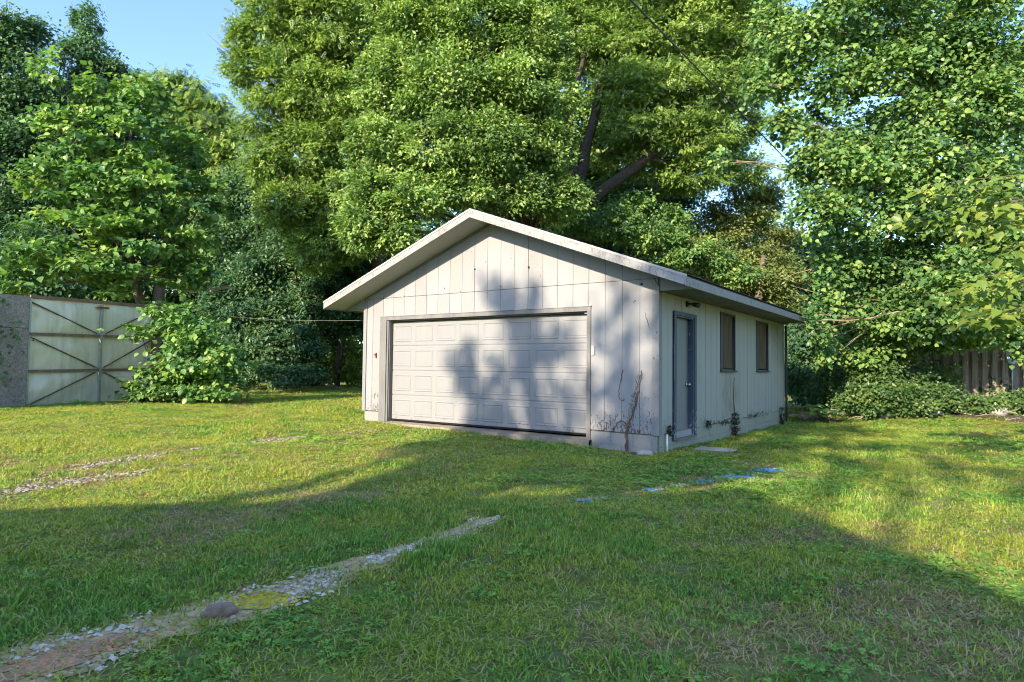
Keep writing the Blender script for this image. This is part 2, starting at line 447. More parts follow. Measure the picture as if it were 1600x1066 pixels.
# front wall: backing then boards
wall = MB()
wall.prism([(X0+.03, .03, -.05), (X0+.03, .03, under(X0)-.02), (RX, .03, under(RX)-.02), (X1-.03, .03, under(X1)-.02), (X1-.03, .03, -.05),
            (-1.24, .03, -.05), (-1.24, .03, 1.95), (-5.92, .03, 1.95), (-5.92, .03, -.05)], (0, .05, 0))
wf = wall.build('wall', M['backing'], gar)
DB = 0.3048
def board_front(xa, xb, za_fn, zb_fn, y0=0.0, t=0.026):
    xm = RX if xa < RX < xb else None
    top = [(xa, y0, zb_fn(xa))] + ([(xm, y0, zb_fn(xm))] if xm else []) + [(xb, y0, zb_fn(xb))]
    poly = [(xb, y0, za_fn(xb)), (xa, y0, za_fn(xa))] + top
    j = random.uniform(-0.0012, 0.0012)
    m = MB().prism([(p[0], p[1]+j, p[2]) for p in poly][::-1], (0, t, 0))
    return m.build('board', M[random.choice(('siding', 'siding', 'siding_b', 'siding_c'))], wf)
SEAM = 2.4384
edges = [-i*DB for i in range(0, 22)] + [X0]
for i in range(22):
    xb, xa = edges[i], edges[i+1]
    gap = 0.007 if i % 4 == 0 else 0.0045
    xb -= gap if i else 0.0
    xa2 = xa + 0.001
    board_front(xa2, xb, lambda x: SEAM+0.004, lambda x: under(x)-0.004)
    if xa > -1.23+0.001-DB*0.2 or xb < -6.1:
        board_front(xa2, xb, sb, lambda x: SEAM-0.004)
    else:
        board_front(xa2, xb, lambda x: 2.03, lambda x: SEAM-0.004)
# strip of siding left of the door trim is covered above; corner trim boards
def part(name, m, mat, parent=gar, smooth=False): return m.build(name, M[mat], parent, smooth)
part('corner_trim', MB().prism([(-.095, -.022, -.012), (.022, -.022, -.012), (.022, -.022, 2.3), (-.095, -.022, under(-.095)-.03)], (0, .021, 0)), 'trim')
part('corner_trim', MB().box(.001, .0215, -.0005, .10, -.012, 2.225), 'trim')
part('corner_trim', MB().prism([(X0-.045, -.022, .066), (X0+.05, -.022, .066), (X0+.05, -.022, under(X0+.05)-.03), (X0-.045, -.022, 2.25)], (0, .021, 0)), 'trim')
# side wall
sw = MB()
DY0, DY1, DZ0, DZ1 = 0.70, 1.58, -0.12, 1.92
W = [(3.10, 4.05), (5.72, 6.77)]; WZ0, WZ1 = 1.03, 2.15
sidew = MB()
for (a, b, c, d) in [(0.08, DY0, -.05, 2.24), (DY0, DY1, DZ1, 2.24), (DY1, W[0][0], -.05, 2.24), (W[0][0], W[0][1], -.05, WZ0), (W[0][0], W[0][1], WZ1, 2.24), (W[0][1], W[1][0], -.05, 2.24), (W[1][0], W[1][1], -.05, WZ0), (W[1][0], W[1][1], WZ1, 2.24), (W[1][1], LY, -.05, 2.24)]:
    sidew.box(-.08, -.03, a, b, c, d)
sidew = sidew.build('wall', M['backing'], gar)
y = 0.10; i = 0
pitch = [0.305, 0.30, 0.305, 0.31]
side_boards = []
while y < LY - 0.05:
    y2 = min(y + pitch[i % 4], LY); side_boards.append((y, y2)); y = y2; i += 1
for (a, b) in side_boards:
    cuts = [(0.0, 2.235)]
    segs = [(a, b)]
    pieces = []
    holes = [(DY0-.1, DY1+.1, -.2, DZ1+.06)] + [(w0-.02, w1+.02, WZ0-.03, WZ1+.01) for w0, w1 in W]
    ysplit = sorted({a, b, *[v for h in holes for v in h[:2] if a < v < b]})
    for u0, u1 in zip(ysplit, ysplit[1:]):
        mid = (u0+u1)/2; zz = [(0.0, 2.235)]
        for h in holes:
            if h[0] < mid < h[1]:
                zz = [(max(-9, p0), min(p1, h[2])) for p0, p1 in zz if p0 < h[2]] + [(h[3], p1) for p0, p1 in zz if p1 > h[3]]
        pieces += [(u0, u1, z0, z1) for z0, z1 in zz if z1 - z0 > 0.02]
    j = random.uniform(-0.002, 0.002)
    for (u0, u1, z0, z1) in pieces:
        m = MB().box(-.03, .0+j, u0, u1 - (0.012 if u1 == b else 0), z0 + (random.uniform(-.012, .012) if z0 == 0 else 0), z1)
        m.build('board', M['side_siding'], sidew)
# back and left walls (plain boarding, away from the view)
part('wall', MB().box(X0, X0+.03, .06, LY, -.02, 2.24), 'side_siding')
part('wall', MB().prism([(X0, LY-.03, 0), (X1, LY-.03, 0), (X1, LY-.03, under(X1)-.02), (RX, LY-.03, under(RX)-.02), (X0, LY-.03, under(X0)-.02)], (0, .028, 0)), 'side_siding')

# foundation: mortar core with blocks proud of it
fnd = MB()
fnd.box(X0+.03, -6.16, .012, .16, -.62, .05).box(-1.175, X1-.03, .012, .16, -.62, -.03).box(-.16, -.014, .16, LY-.03, -.62, -.012).box(X0+.03, X0+.16, .16, LY-.03, -.62, .0).box(X0+.16, -.16, LY-.16, LY-.03, -.62, -.01)
found = fnd.build('foundation', M['mortar'], gar)
def blk(m, mat): m.build('block', M[mat], found)
zrows = [(-.615, -.412), (-.405, -.208), (-.201, -.016)]
for r, (z0, z1) in enumerate(zrows):
    off = 0.2 if r % 2 else 0.0
    x = X1-.016
    first = True
    while x > -1.17:
        w = (0.2 if (first and off) else 0.4); first = False
        xa = max(x-w, -1.178)
        if x - xa > .03: blk(MB().box(xa+.004, x-.004, .004+random.uniform(-.001, .002), .06, z0, z1), 'block')
        x = xa - 0.0001
        if xa <= -1.177: break
    blk(MB().box(X0+.02, -6.165, .004, .06, z0, min(z1+.075, .052) if r == 2 else z0+.195), 'block')
    yy = 0.07; first = True
    while yy < LY-.05:
        w = (0.2 if (first and off) else 0.4); first = False
        yb = min(yy+w, LY-.02)
        zt = z1
        if r == 2 and yy < DY1 and yb > DY0: zt = -.17
        blk(MB().box(-.06, -.006+random.uniform(-.0015, .0015), yy+.004, yb-.004, z0, zt), 'side_block')
        yy = yb

# overhead door
DXa, DXb = -5.93, -1.245
DBot, DTop = -0.085, 1.95
YD = 0.13
gd = MB().box(DXa-.02, DXb+.02, YD+.012, YD+.05, DBot, DTop).build('overhead_door', M['door_white'], gar)
sh = (DTop-DBot)/4
for r in range(4):
    z0 = DBot + r*sh
    m = MB()
    prof = [(YD+.014, z0+.003), (YD+.004, z0+.006), (YD, z0+.016), (YD, z0+sh-.022), (YD+.003, z0+sh-.014), (YD+.014, z0+sh-.003)]
    v = [(DXa, a, b) for a, b in prof] + [(DXb, a, b) for a, b in prof]; n = len(prof)
    m.add(v, [(i, i+1, n+i+1, n+i) for i in range(n-1)])
    m.build('door_section', M['door_white'], gd)
pw = (DXb-DXa)/8
PWX, PHZ = pw-0.10, sh-0.17
def ring_mesh():
    lv = [(0, 0.0), (.012, -.009), (.022, -.009), (.040, .0015), (.052, -.004)]
    v = []; f = []
    for d, yv in lv:
        v += [(-PWX/2+d, yv, -PHZ/2+d), (PWX/2-d, yv, -PHZ/2+d), (PWX/2-d, yv, PHZ/2-d), (-PWX/2+d, yv, PHZ/2-d)]
    for i in range(len(lv)-1):
        for j in range(4): f.append((i*4+j, i*4+(j+1) % 4, i*4+4+(j+1) % 4, i*4+4+j))
    f.append(tuple(range(len(v)-4, len(v))))
    me = bpy.data.meshes.new('raised_panel'); me.from_pydata(v, [], f); me.materials.append(M['door_white']); return me
pm = ring_mesh(); gb = base_of(gd)
for r in range(4):
    for c in range(8):
        o = link('raised_panel', pm, gd)
        o.location = Vector((DXa + pw*(c+.5), YD-.0005, DBot + sh*(r+.5))) - gb
MB().box(DXa, DXb, YD-.012, YD+.03, DBot-.02, DBot+.012).build('bottom_seal', M['black'], gd)
# jambs, head and trim of the overhead door
part('door_jamb', MB().box(DXa-.05, DXa-.002, .0, .20, -.13, 1.97), 'door_trim')
part('door_jamb', MB().box(DXb+.002, DXb+.04, .0, .20, -.15, 1.97), 'door_trim')
part('door_head', MB().box(DXa-.05, DXb+.04, .0005, .20, 1.965, 2.01), 'door_trim')
part('door_trim', MB().box(-6.165, -5.975, -.024, -.001, -.13, 2.045), 'door_trim')
part('door_trim', MB().box(-1.243, -1.172, -.024, -.001, -.17, 2.045), 'door_trim')
part('door_trim', MB().box(-5.973, -1.245, -.024, -.001, 1.972, 2.045), 'door_trim')
part('drip_cap', MB().box(-6.18, -1.16, -.034, -.001, 2.047, 2.058), 'trim')
# concrete lip of the slab
m = MB()
pts = []
rng = random.Random(3)
for i in range(25):
    x = -6.1 + i*(4.95/24); pts.append((x, -.07 - rng.uniform(0, .09)))
for i in range(24):
    a, b = pts[i], pts[i+1]
    zA, zB = -.12-.0*a[0]-.02*(i/24), -.12-.02*((i+1)/24)
    m.add([(a[0], a[1], zA-.02), (b[0], b[1], zB-.02), (b[0], .2, zB), (a[0], .2, zA), (a[0], a[1]-.02, -.45), (b[0], b[1]-.02, -.45)], [(0, 1, 2, 3), (4, 5, 1, 0)])
M['tan_concrete'] = plain('tan_concrete', (0.27, 0.22, 0.165), .9, var=.25, scale=9, bump=.3)
part('slab_edge', m, 'tan_concrete')

# roof
YF, YB = -OH, LY-0.18
def rz(x): return under(x)
def slope_box(side, y0, y1, xr, xe, dz0, dz1):
    """a slab that follows the roof slope from the ridge side (xr) to the eave (xe)"""
    return [(xr, y0, rz(xr)+dz0), (xe, y0, rz(xe)+dz0), (xe, y0, rz(xe)+dz1), (xr, y0, rz(xr)+dz1)]
xeR, xeL = X1+EX, X0-EX
roofm = MB()
roofm.prism([(RX, YF+.02, rz(RX)+.10), (xeR-.02, YF+.02, rz(xeR-.02)+.10), (xeR-.02, YF+.02, rz(xeR)+.155), (RX, YF+.02, rz(RX)+.155), (xeL+.02, YF+.02, rz(xeL)+.155), (xeL+.02, YF+.02, rz(xeL+.02)+.10)], (0, YB-YF-.04, 0))
roof = roofm.build('roof', M['shingle'], gar)
nrow = 28
for side, xe in ((1, xeR), (-1, xeL)):
    for r in range(nrow):
        t0, t1 = r/nrow, (r+1.25)/nrow
        xa = xe + .012*side + (RX-xe)*t0; xb = xe + (RX-xe)*min(t1, 1)
        za, zb = rz(xa)+.172, rz(xb)+.158
        v = [(xa, YF-.012, za), (xb, YF-.012, zb), (xb, YB, zb), (xa, YB, za), (xa, YF-.012, za-.012), (xa, YB, za-.012)]
        MB().add(v, [(0, 1, 2, 3) if side < 0 else (3, 2, 1, 0), (0, 3, 5, 4)]).build('shingle_course', M['shingle'], roof)
# rake fascia (front, back), eave fascia, drip edge
for y0 in (YF, YB-.025):
    for side, xe in ((1, xeR), (-1, xeL)):
        part('fascia', MB().prism([(RX, y0, rz(RX)), (xe, y0, rz(xe)), (xe, y0, rz(xe)+.122), (RX, y0, rz(RX)+.122)], (0, .024, 0)), 'fascia')
        part('drip_edge', MB().prism([(RX, y0-.008, rz(RX)+.124), (xe+.01*side, y0-.008, rz(xe)+.124-.004), (xe+.01*side, y0-.008, rz(xe)+.158), (RX, y0-.008, rz(RX)+.162)], (0, .03, 0)), 'drip')
part('fascia', MB().box(xeR-.024, xeR, YF+.026, YB-.027, 2.215, 2.345), 'fascia')
part('fascia', MB().box(xeL, xeL+.024, YF+.026, YB-.027, 2.215, 2.345), 'fascia')
# soffits
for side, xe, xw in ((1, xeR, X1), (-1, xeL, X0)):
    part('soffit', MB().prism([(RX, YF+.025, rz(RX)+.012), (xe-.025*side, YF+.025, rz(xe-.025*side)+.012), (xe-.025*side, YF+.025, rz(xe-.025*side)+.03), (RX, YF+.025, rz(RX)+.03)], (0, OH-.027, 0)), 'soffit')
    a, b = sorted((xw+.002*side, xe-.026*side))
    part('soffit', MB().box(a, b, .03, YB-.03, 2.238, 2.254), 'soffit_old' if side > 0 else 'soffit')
    tri = [(xw+.024*side, -.003, 2.236), (xe-.03*side, -.003, 2.236), (xe-.03*side, -.003, rz(xe)+.014), (xw+.024*side, -.003, rz(xw+.024*side)+.010)]
    part('eave_return', MB().prism(tri if side > 0 else tri[::-1], (0, .024, 0)), 'trim')
# painted-in shadow strip where the rake soffit meets the boards on the left
part('rake_shadow_strip', MB().prism([(X0, -.012, rz(X0)-.035), (RX, -.012, rz(RX)-.035), (RX, -.012, rz(RX)+.01), (X0, -.012, rz(X0)+.01)], (0, .011, 0)), 'door_trim')

# side door
sd = MB().box(-.12, -.085, DY0+.05, DY1-.05, DZ0+.03, DZ1-.03).build('side_door', M['side_door'], gar)
MB().tube([(-.085, DY1-.14, .76), (-.06, DY1-.14, .76)], .032, 14).tube([(-.06, DY1-.14, .76), (-.035, DY1-.14, .76)], .013, 10).tube([(-.04, DY1-.14, .76), (-.03, DY1-.14, .76), (-.012, DY1-.14, .76), (-.004, DY1-.14, .76)], [.016, .027, .027, .014], 14).build('knob', M['steel'], sd, True)
fr = MB().box(-.13, .012, DY0, DY0+.05, DZ0, DZ1).box(-.13, .012, DY1-.05, DY1, DZ0, DZ1).box(-.13, .0118, DY0+.05, DY1-.05, DZ1-.03, DZ1)
part('door_frame', fr, 'blue')
cas = MB().box(.013, .032, DY0-.085, DY0+.004, DZ0-.02, DZ1+.06).box(.013, .032, DY1-.004, DY1+.085, DZ0-.02, DZ1+.06).box(.013, .0318, DY0+.004, DY1-.004, DZ1-.004, DZ1+.06)
part('door_casing', cas, 'blue')
part('door_sill', MB().box(-.13, .055, DY0-.03, DY1+.03, DZ0-.03, DZ0+.004), 'door_trim')
# boarded windows
for w0, w1 in W:
    wn_ = MB().box(-.052, -.036, w0+.03, w1-.03, WZ0+.02, WZ1-.03).build('boarded_window', M['plywood'], gar)
    MB().box(-.06, .014, w0-.015, w0+.10, WZ0-.02, WZ1+.005).box(-.06, .014, w1-.03, w1+.012, WZ0-.02, WZ1+.005).box(-.06, .0138, w0+.10, w1-.03, WZ1-.035, WZ1+.005).build('frame', M['dark_frame'], wn_)
    MB().box(-.06, .05, w0-.03, w1+.03, WZ0-.055, WZ0-.021).build('sill', M['dark_frame'], wn_)
# lamp over the side door
lampY, lampZ = 1.24, 2.14
lm = MB().tube([(.002, lampY, lampZ), (.03, lampY, lampZ)], [.052, .045], 16).build('wall_lamp', M['black'], gar, True)
MB().tube([(.025, lampY, lampZ), (.07, lampY+.06, lampZ+.005), (.09, lampY+.12, lampZ)], .016, 8).build('arm', M['black'], lm, True)
MB().tube([(.085, lampY+.10, lampZ), (.12, lampY+.25, lampZ-.008)], [.034, .045], 12).build('socket', M['black'], lm, True)
# keypad, holes, rusty fixture
part('keypad', MB().box(-1.158, -1.098, -.028, -.0005, 1.245, 1.395), 'plastic')
for (x, z, r) in [(-.276, 2.362, .020), (-3.655, 2.863, .020), (-2.43, 2.80, .022), (-.39, 2.10, .012), (-.41, 2.075, .008), (-3.4, 2.98, .009), (-4.4, 2.55, .013), (-4.0, 2.47, .009), (-3.04, 2.5, .012), (-5.5, 2.45, .008), (-5.2, 2.46, .008)]:
    part('knot_hole', MB().disc((x, -.0035, z), (0, -1, 0), r, 10), 'hole')
part('rusty_bracket', MB().box(-6.30, -6.265, -.03, -.002, 1.19, 1.29).tube([(-6.285, -.03, 1.26), (-6.285, -.06, 1.25)], .012, 8), 'rust')

# dead vine marks on the front wall: real thin stems lying on the boards
def stem(pts, r0, r1, parent, mat='vine_dead', name='dead_stem', jit=0.01, seed=1, nseg=6):
    rg = random.Random(seed); P = []
    for a, b in zip(pts, pts[1:]):
        for i in range(nseg):
            t = i/nseg; P.append(tuple(a[k]+(b[k]-a[k])*t + (rg.uniform(-jit, jit) if k != 1 else 0) for k in range(3)))
    P.append(pts[-1]); n = len(P)
    return MB().tube(P, [r0+(r1-r0)*i/(n-1) for i in range(n)], 5).build(name, M[mat], parent)
dv = empty('dead_vine', (-.45, -.02, -.3), 'dry brown vine stem clinging to the front right boards', 'vine')
stem([(-.52, -.03, -.30), (-.53, -.018, .0), (-.50, -.012, .12), (-.38, -.012, .42), (-.30, -.01, .75), (-.275, -.01, 1.0)], .015, .005, dv, seed=4, jit=.014)
stem([(-.50, -.03, -.30), (-.51, -.016, .02), (-.47, -.012, .18), (-.37, -.012, .5), (-.31, -.01, .9)], .010, .004, dv, seed=14, jit=.018)
stem([(-.535, -.03, -.30), (-.54, -.016, .0), (-.49, -.012, .15), (-.41, -.012, .36), (-.33, -.01, .6)], .008, .003, dv, seed=15, jit=.02)
stem([(-.50, -.012, .12), (-.62, -.01, .2), (-.75, -.008, .08)], .010, .003, dv, seed=5)
stem([(-.47, -.012, .2), (-.44, -.01, .1), (-.40, -.01, .03)], .006, .003, dv, seed=6)
rg = random.Random(9)
for k in range(90):
    t = rg.random(); z = .05 + t*.95; x = (-.52 + .24*t**1.0) + rg.uniform(-.03, .03)
    stem([(x, -.006, z), (x+rg.uniform(-.05, .05), -.005, z+rg.uniform(-.02, .06))], .003, .0015, dv, seed=k, nseg=2, name='rootlet', jit=.004)
dv2 = empty('dead_vine', (-.64, -.02, .35), 'small hooked dry vine remnant halfway up the front right boards', 'vine')
stem([(-.60, -.006, 1.0), (-.625, -.006, .82), (-.66, -.006, .66), (-.65, -.006, .53), (-.60, -.006, .50), (-.56, -.006, .53)], .006, .004, dv2, seed=12)
dv3 = empty('dead_vine', (-.2, -.02, 1.6), 'thin short dry stem high on the front right boards', 'vine')
stem([(-.215, -.005, 1.90), (-.17, -.005, 1.75), (-.135, -.005, 1.62)], .005, .003, dv3, seed=13)

# pipe, step, stones, downspout at the garage
pp = MB().tube([(.03, .30, -.46), (.03, .30, -.01)], .014, 10).build('pipe', M['pvc'], None, True)
tag(pp, 'short white plastic pipe standing at the garage corner by the side door', 'pipe')
ds = MB().tube([(.06, 8.42, -.40), (.06, 8.42, 1.3), (.05, 8.44, 2.2)], .028, 10).build('downspout', M['dark_frame'], None, True)
tag(ds, 'dark downspout at the far rear corner of the garage side wall', 'downspout')
def slab(name, cx, cy, lx, ly, h, z, rot, mat, label, cat, tilt=(0, 0)):
    rg = random.Random(int(cx*100)); m = MB(); n = 12; poly = []
    for i in range(n):
        t = 2*math.pi*(i+.5)/n; c, s = math.cos(t), math.sin(t); k = 1/max(abs(c), abs(s))
        x, y = c*k*lx/2*rg.uniform(.95, 1.0), s*k*ly/2*rg.uniform(.95, 1.0)
        poly.append((cx+x*math.cos(rot)-y*math.sin(rot), cy+x*math.sin(rot)+y*math.cos(rot), z + x*tilt[0] + y*tilt[1]))
    o = m.prism(poly[::-1] if False else poly, (0, 0, h)).build(name, M[mat], None)
    bv = o.modifiers.new('bevel', 'BEVEL'); bv.width = min(.02, h*.3); bv.segments = 2
    return tag(o, label, cat)
slab('step_slab', .50, .95, .62, .95, .07, -.36, 0.02, 'concrete', 'flat concrete step slab on the ground below the side door', 'slab', (-.02, .02))
slab('flat_stone', -.33, -.17, .34, .22, .05, -.33, .3, 'dark_stone', 'dark flat stone lying against the front foundation corner', 'stone')
slab('concrete_block', 1.84, 11.0, .62, .24, .22, gz1(1.84, 11.0)-.03, -.12, 'concrete', 'grey concrete block lying at the foot of the sunlit ivy', 'block')
def rock(name, x, y, sx, sy, sz, rot, mat, label, cat='rock', seed=1, sink=.3):
    o = link(name, rock_mesh(name, M[mat], sx, sy, sz, seed, 3, .32), None); o.location = (x, y, gz1(x, y)+sz*(1-sink)); o.rotation_euler = (0, 0, rot); return tag(o, label, cat)
M['brown_rock'] = plain('brown_rock', (0.28, 0.185, 0.135), 0.9, var=0.25, scale=25, bump=0.5)
M['pale_rock'] = plain('pale_rock', (0.38, 0.35, 0.30), 0.9, var=0.25, scale=14, bump=0.5)
rock('rock', .70, -7.56, .085, .045, .045, 1.05, 'brown_rock', 'long brown rock on the gravel beside the yellow paint', seed=2.3)
rock('rock', .85, 10.9, .28, .18, .11, .2, 'pale_rock', 'pale low rock on the debris left of the concrete block', seed=5.1)
rock('rock', 4.6, 12.6, .24, .2, .17, .6, 'pale_rock', 'grey rounded rock under the fence at the far right', seed=7.7)
rock('rock', 3.2, 12.0, .22, .16, .09, .9, 'pale_rock', 'small grey rock at the lawn edge below the fence middle', seed=9.2)
rock('rock', -.12, -.22, .13, .09, .05, .4, 'pale_rock', 'small pale rubble stone at the front foundation corner', seed=3.2)

# dark dry ivy at the foot of the side wall
def leaf_geo(kind):
    """template leaf: verts in (along axis, side, normal), triangles"""
    if kind == 'kite':
        v = [(0, 0, 0), (.42, .5, .10), (1, 0, -.10), (.42, -.5, .10)]; t = [(0, 2, 1), (0, 3, 2)]
    elif kind == 'leaf6':
        v = [(0, 0, 0), (.14, .36, .05), (.5, .5, .10), (1, 0, -.16), (.5, -.5, .10), (.14, -.36, .05), (.5, 0, 0)]
        t = [(0, 6, 1), (1, 6, 2), (2, 6, 3), (3, 6, 4), (4, 6, 5), (5, 6, 0)]
    elif kind == 'heart':
        v = [(0, 0, 0), (-.07, .27, .03), (.12, .48, .07), (.42, .47, .08), (.72, .24, .02), (1, 0, -.14), (.72, -.24, .02), (.42, -.47, .08), (.12, -.48, .07), (-.07, -.27, .03), (.4, 0, -.01), (.75, 0, -.05)]
        t = [(0, 10, 1), (1, 10, 2), (2, 10, 3), (3, 10, 11), (3, 11, 4), (4, 11, 5), (5, 11, 6), (6, 11, 7), (7, 11, 10), (7, 10, 8), (8, 10, 9), (9, 10, 0)]
    elif kind == 'frond':
        v = []; t = []
        for i in range(4):
            for s in (1, -1):
                a = .12 + i*.22; k = len(v); ln = .42*(1-.12*i)
                v += [(a, 0, -.04*i), (a-.03, s*ln*.5, .05-.04*i), (a+.10, s*ln, -.02-.05*i), (a+.17, s*ln*.45, .0-.04*i)]
                t += [(k, k+2, k+1), (k, k+3, k+2)] if s > 0 else [(k, k+1, k+2), (k, k+2, k+3)]
        k = len(v); v += [(.86, 0, -.12), (.97, .09, -.13), (1.15, 0, -.22), (.97, -.09, -.13)]; t += [(k, k+2, k+1), (k, k+3, k+2)]
    return np.array(v, float), np.array(t, int)

def unit(a): return a/np.maximum(np.linalg.norm(a, axis=1, keepdims=True), 1e-9)
def leaves_np(pos, axis, nrm, size, width, kind, curl=1.0):
    v, t = leaf_geo(kind); n = len(pos)
    axis = unit(axis); side = unit(np.cross(nrm, axis)); nn = np.cross(axis, side)
    V = (pos[:, None, :] + axis[:, None, :]*(v[None, :, 0:1]*size[:, None, None])
         + side[:, None, :]*(v[None, :, 1:2]*(size*width)[:, None, None])
         + nn[:, None, :]*(v[None, :, 2:3]*(size*curl)[:, None, None]))
    T = (t[None] + (np.arange(n)*len(v))[:, None, None]).reshape(-1, 3)
    return V.reshape(-1, 3), T, len(v)

def crown_points(lobes, density, rng, clump=0.30, cpl=26, flat=0.55, dscale=0.8):
    """leaf positions: clumps spread through each lobe's volume, so the outline is uneven and gaps stay open"""
    P = []; O = []; K = []
    for (cx, cy, cz, rx, rz_, w) in lobes:
        R3 = np.array([rx, rx*dscale, rz_]); C = np.array([cx, cy, cz])
        nc = max(6, int(cpl*w))
        d = unit(rng.normal(size=(nc, 3))); rr = rng.uniform(.35, 1.0, nc)**.6
        cc = C + d*rr[:, None]*R3
        n = int(density*w*(rx*rx*rz_)**(2/3)); 
        ci = rng.integers(0, nc, n)
        sg = np.array([rx, rx*dscale, rz_*flat])*clump*rng.uniform(.6, 1.25, nc)[ci][:, None]
        off = rng.normal(size=(n, 3)); off = np.clip(off, -2.1, 2.1)*sg
        p = cc[ci] + off
        P.append(p); O.append(unit((p-C)/R3 + 1e-6)); K.append(rng.uniform(-.34, .30, nc)[ci])
    return np.concatenate(P), np.concatenate(O), np.concatenate(K)

def foliage(name, lobes, density, kind, size, width, mat, parent, seed, droop=0.35, upb=1.0, sunb=0.7, clump=.30, cpl=26, flat=.55, kind_tag=None, zmin=None, dscale=.8, curl=1.0, keep=None):
    rng = np.random.default_rng(seed)
    P, O, K = crown_points(lobes, density, rng, clump, cpl, flat, dscale)
    if zmin is not None:
        ok = P[:, 2] > zmin; P, O, K = P[ok], O[ok], K[ok]
    if keep is not None:
        ok = keep(P); P, O, K = P[ok], O[ok], K[ok]
    n = len(P)
    ax = O*np.array([1, 1, .35]) + rng.normal(size=(n, 3))*.65; ax[:, 2] -= droop
    nr = np.array([0, -sunb, upb]) + O*.35 + rng.normal(size=(n, 3))*.42
    sz = size*rng.uniform(.6, 1.25, n)
    V, T, k = leaves_np(P, ax, nr, sz, width*1.0, kind, curl)
    tint = np.clip(.5 + K + rng.normal(size=n)*.17, 0, 1)
    o = np_mesh(name, V, T, mat, parent, np.repeat(tint, k))
    if kind_tag: o['kind'] = kind_tag
    return o, (P, ax, nr, sz, tint)

TRI = [0]
def branches(parent, start, lobes, r0, seed, mat, twigs=3, name='limb', sag=.0):
    rg = random.Random(seed); starts = [Vector(q) for q in (start if hasattr(start[0], '__len__') else [start])]
    for (cx, cy, cz, rx, rz_, w) in lobes:
        e = Vector((cx, cy, cz)); s = min(starts, key=lambda q: (q-e).length + 1.5*max(0, q.z-e.z+.5)); m = s.lerp(e, .5) + Vector((rg.uniform(-.12, .12), rg.uniform(-.12, .12), rg.uniform(-.02, .14)))*(e-s).length
        pts = []
        for i in range(9):
            t = i/8; pts.append(s*(1-t)**2 + m*2*t*(1-t) + e*t*t + Vector([rg.uniform(-.02, .02)*(e-s).length for _ in range(3)])*(1 if 0 < i < 8 else 0))
        mb = MB().tube(pts, [r0*(1-.8*i/8) for i in range(9)], 7)
        for k in range(twigs):
            a = pts[rg.randint(5, 8)]; b = e + Vector((rg.gauss(0, .6)*rx, rg.gauss(0, .6)*rx, rg.gauss(0.1, .5)*rz_))
            c = a.lerp(b, .5) + Vector((rg.uniform(-.1, .1), rg.uniform(-.1, .1), rg.uniform(-.05, .15)))*rx
            mb.tube([a, c, b], [r0*.28, r0*.2, r0*.07], 5)
        mb.build(name, M[mat], parent, True)

def trunk(parent, pts, radii, mat, name='trunk', seed=1, n=12):
    rg = random.Random(seed); P = []; Rr = []
    for i in range(len(pts)-1):
        for k in range(5):
            t = k/5; a, b = Vector(pts[i]), Vector(pts[i+1]); L_ = (b-a).length
            P.append(a.lerp(b, t) + (Vector((rg.uniform(-.02, .02), rg.uniform(-.02, .02), 0))*L_ if k else Vector((0, 0, 0))))
            Rr.append((radii[i]*(1-t)+radii[i+1]*t)*rg.uniform(.93, 1.07))
    P.append(Vector(pts[-1])); Rr.append(radii[-1])
    return MB().tube(P, Rr, n).build(name, M[mat], parent, True)

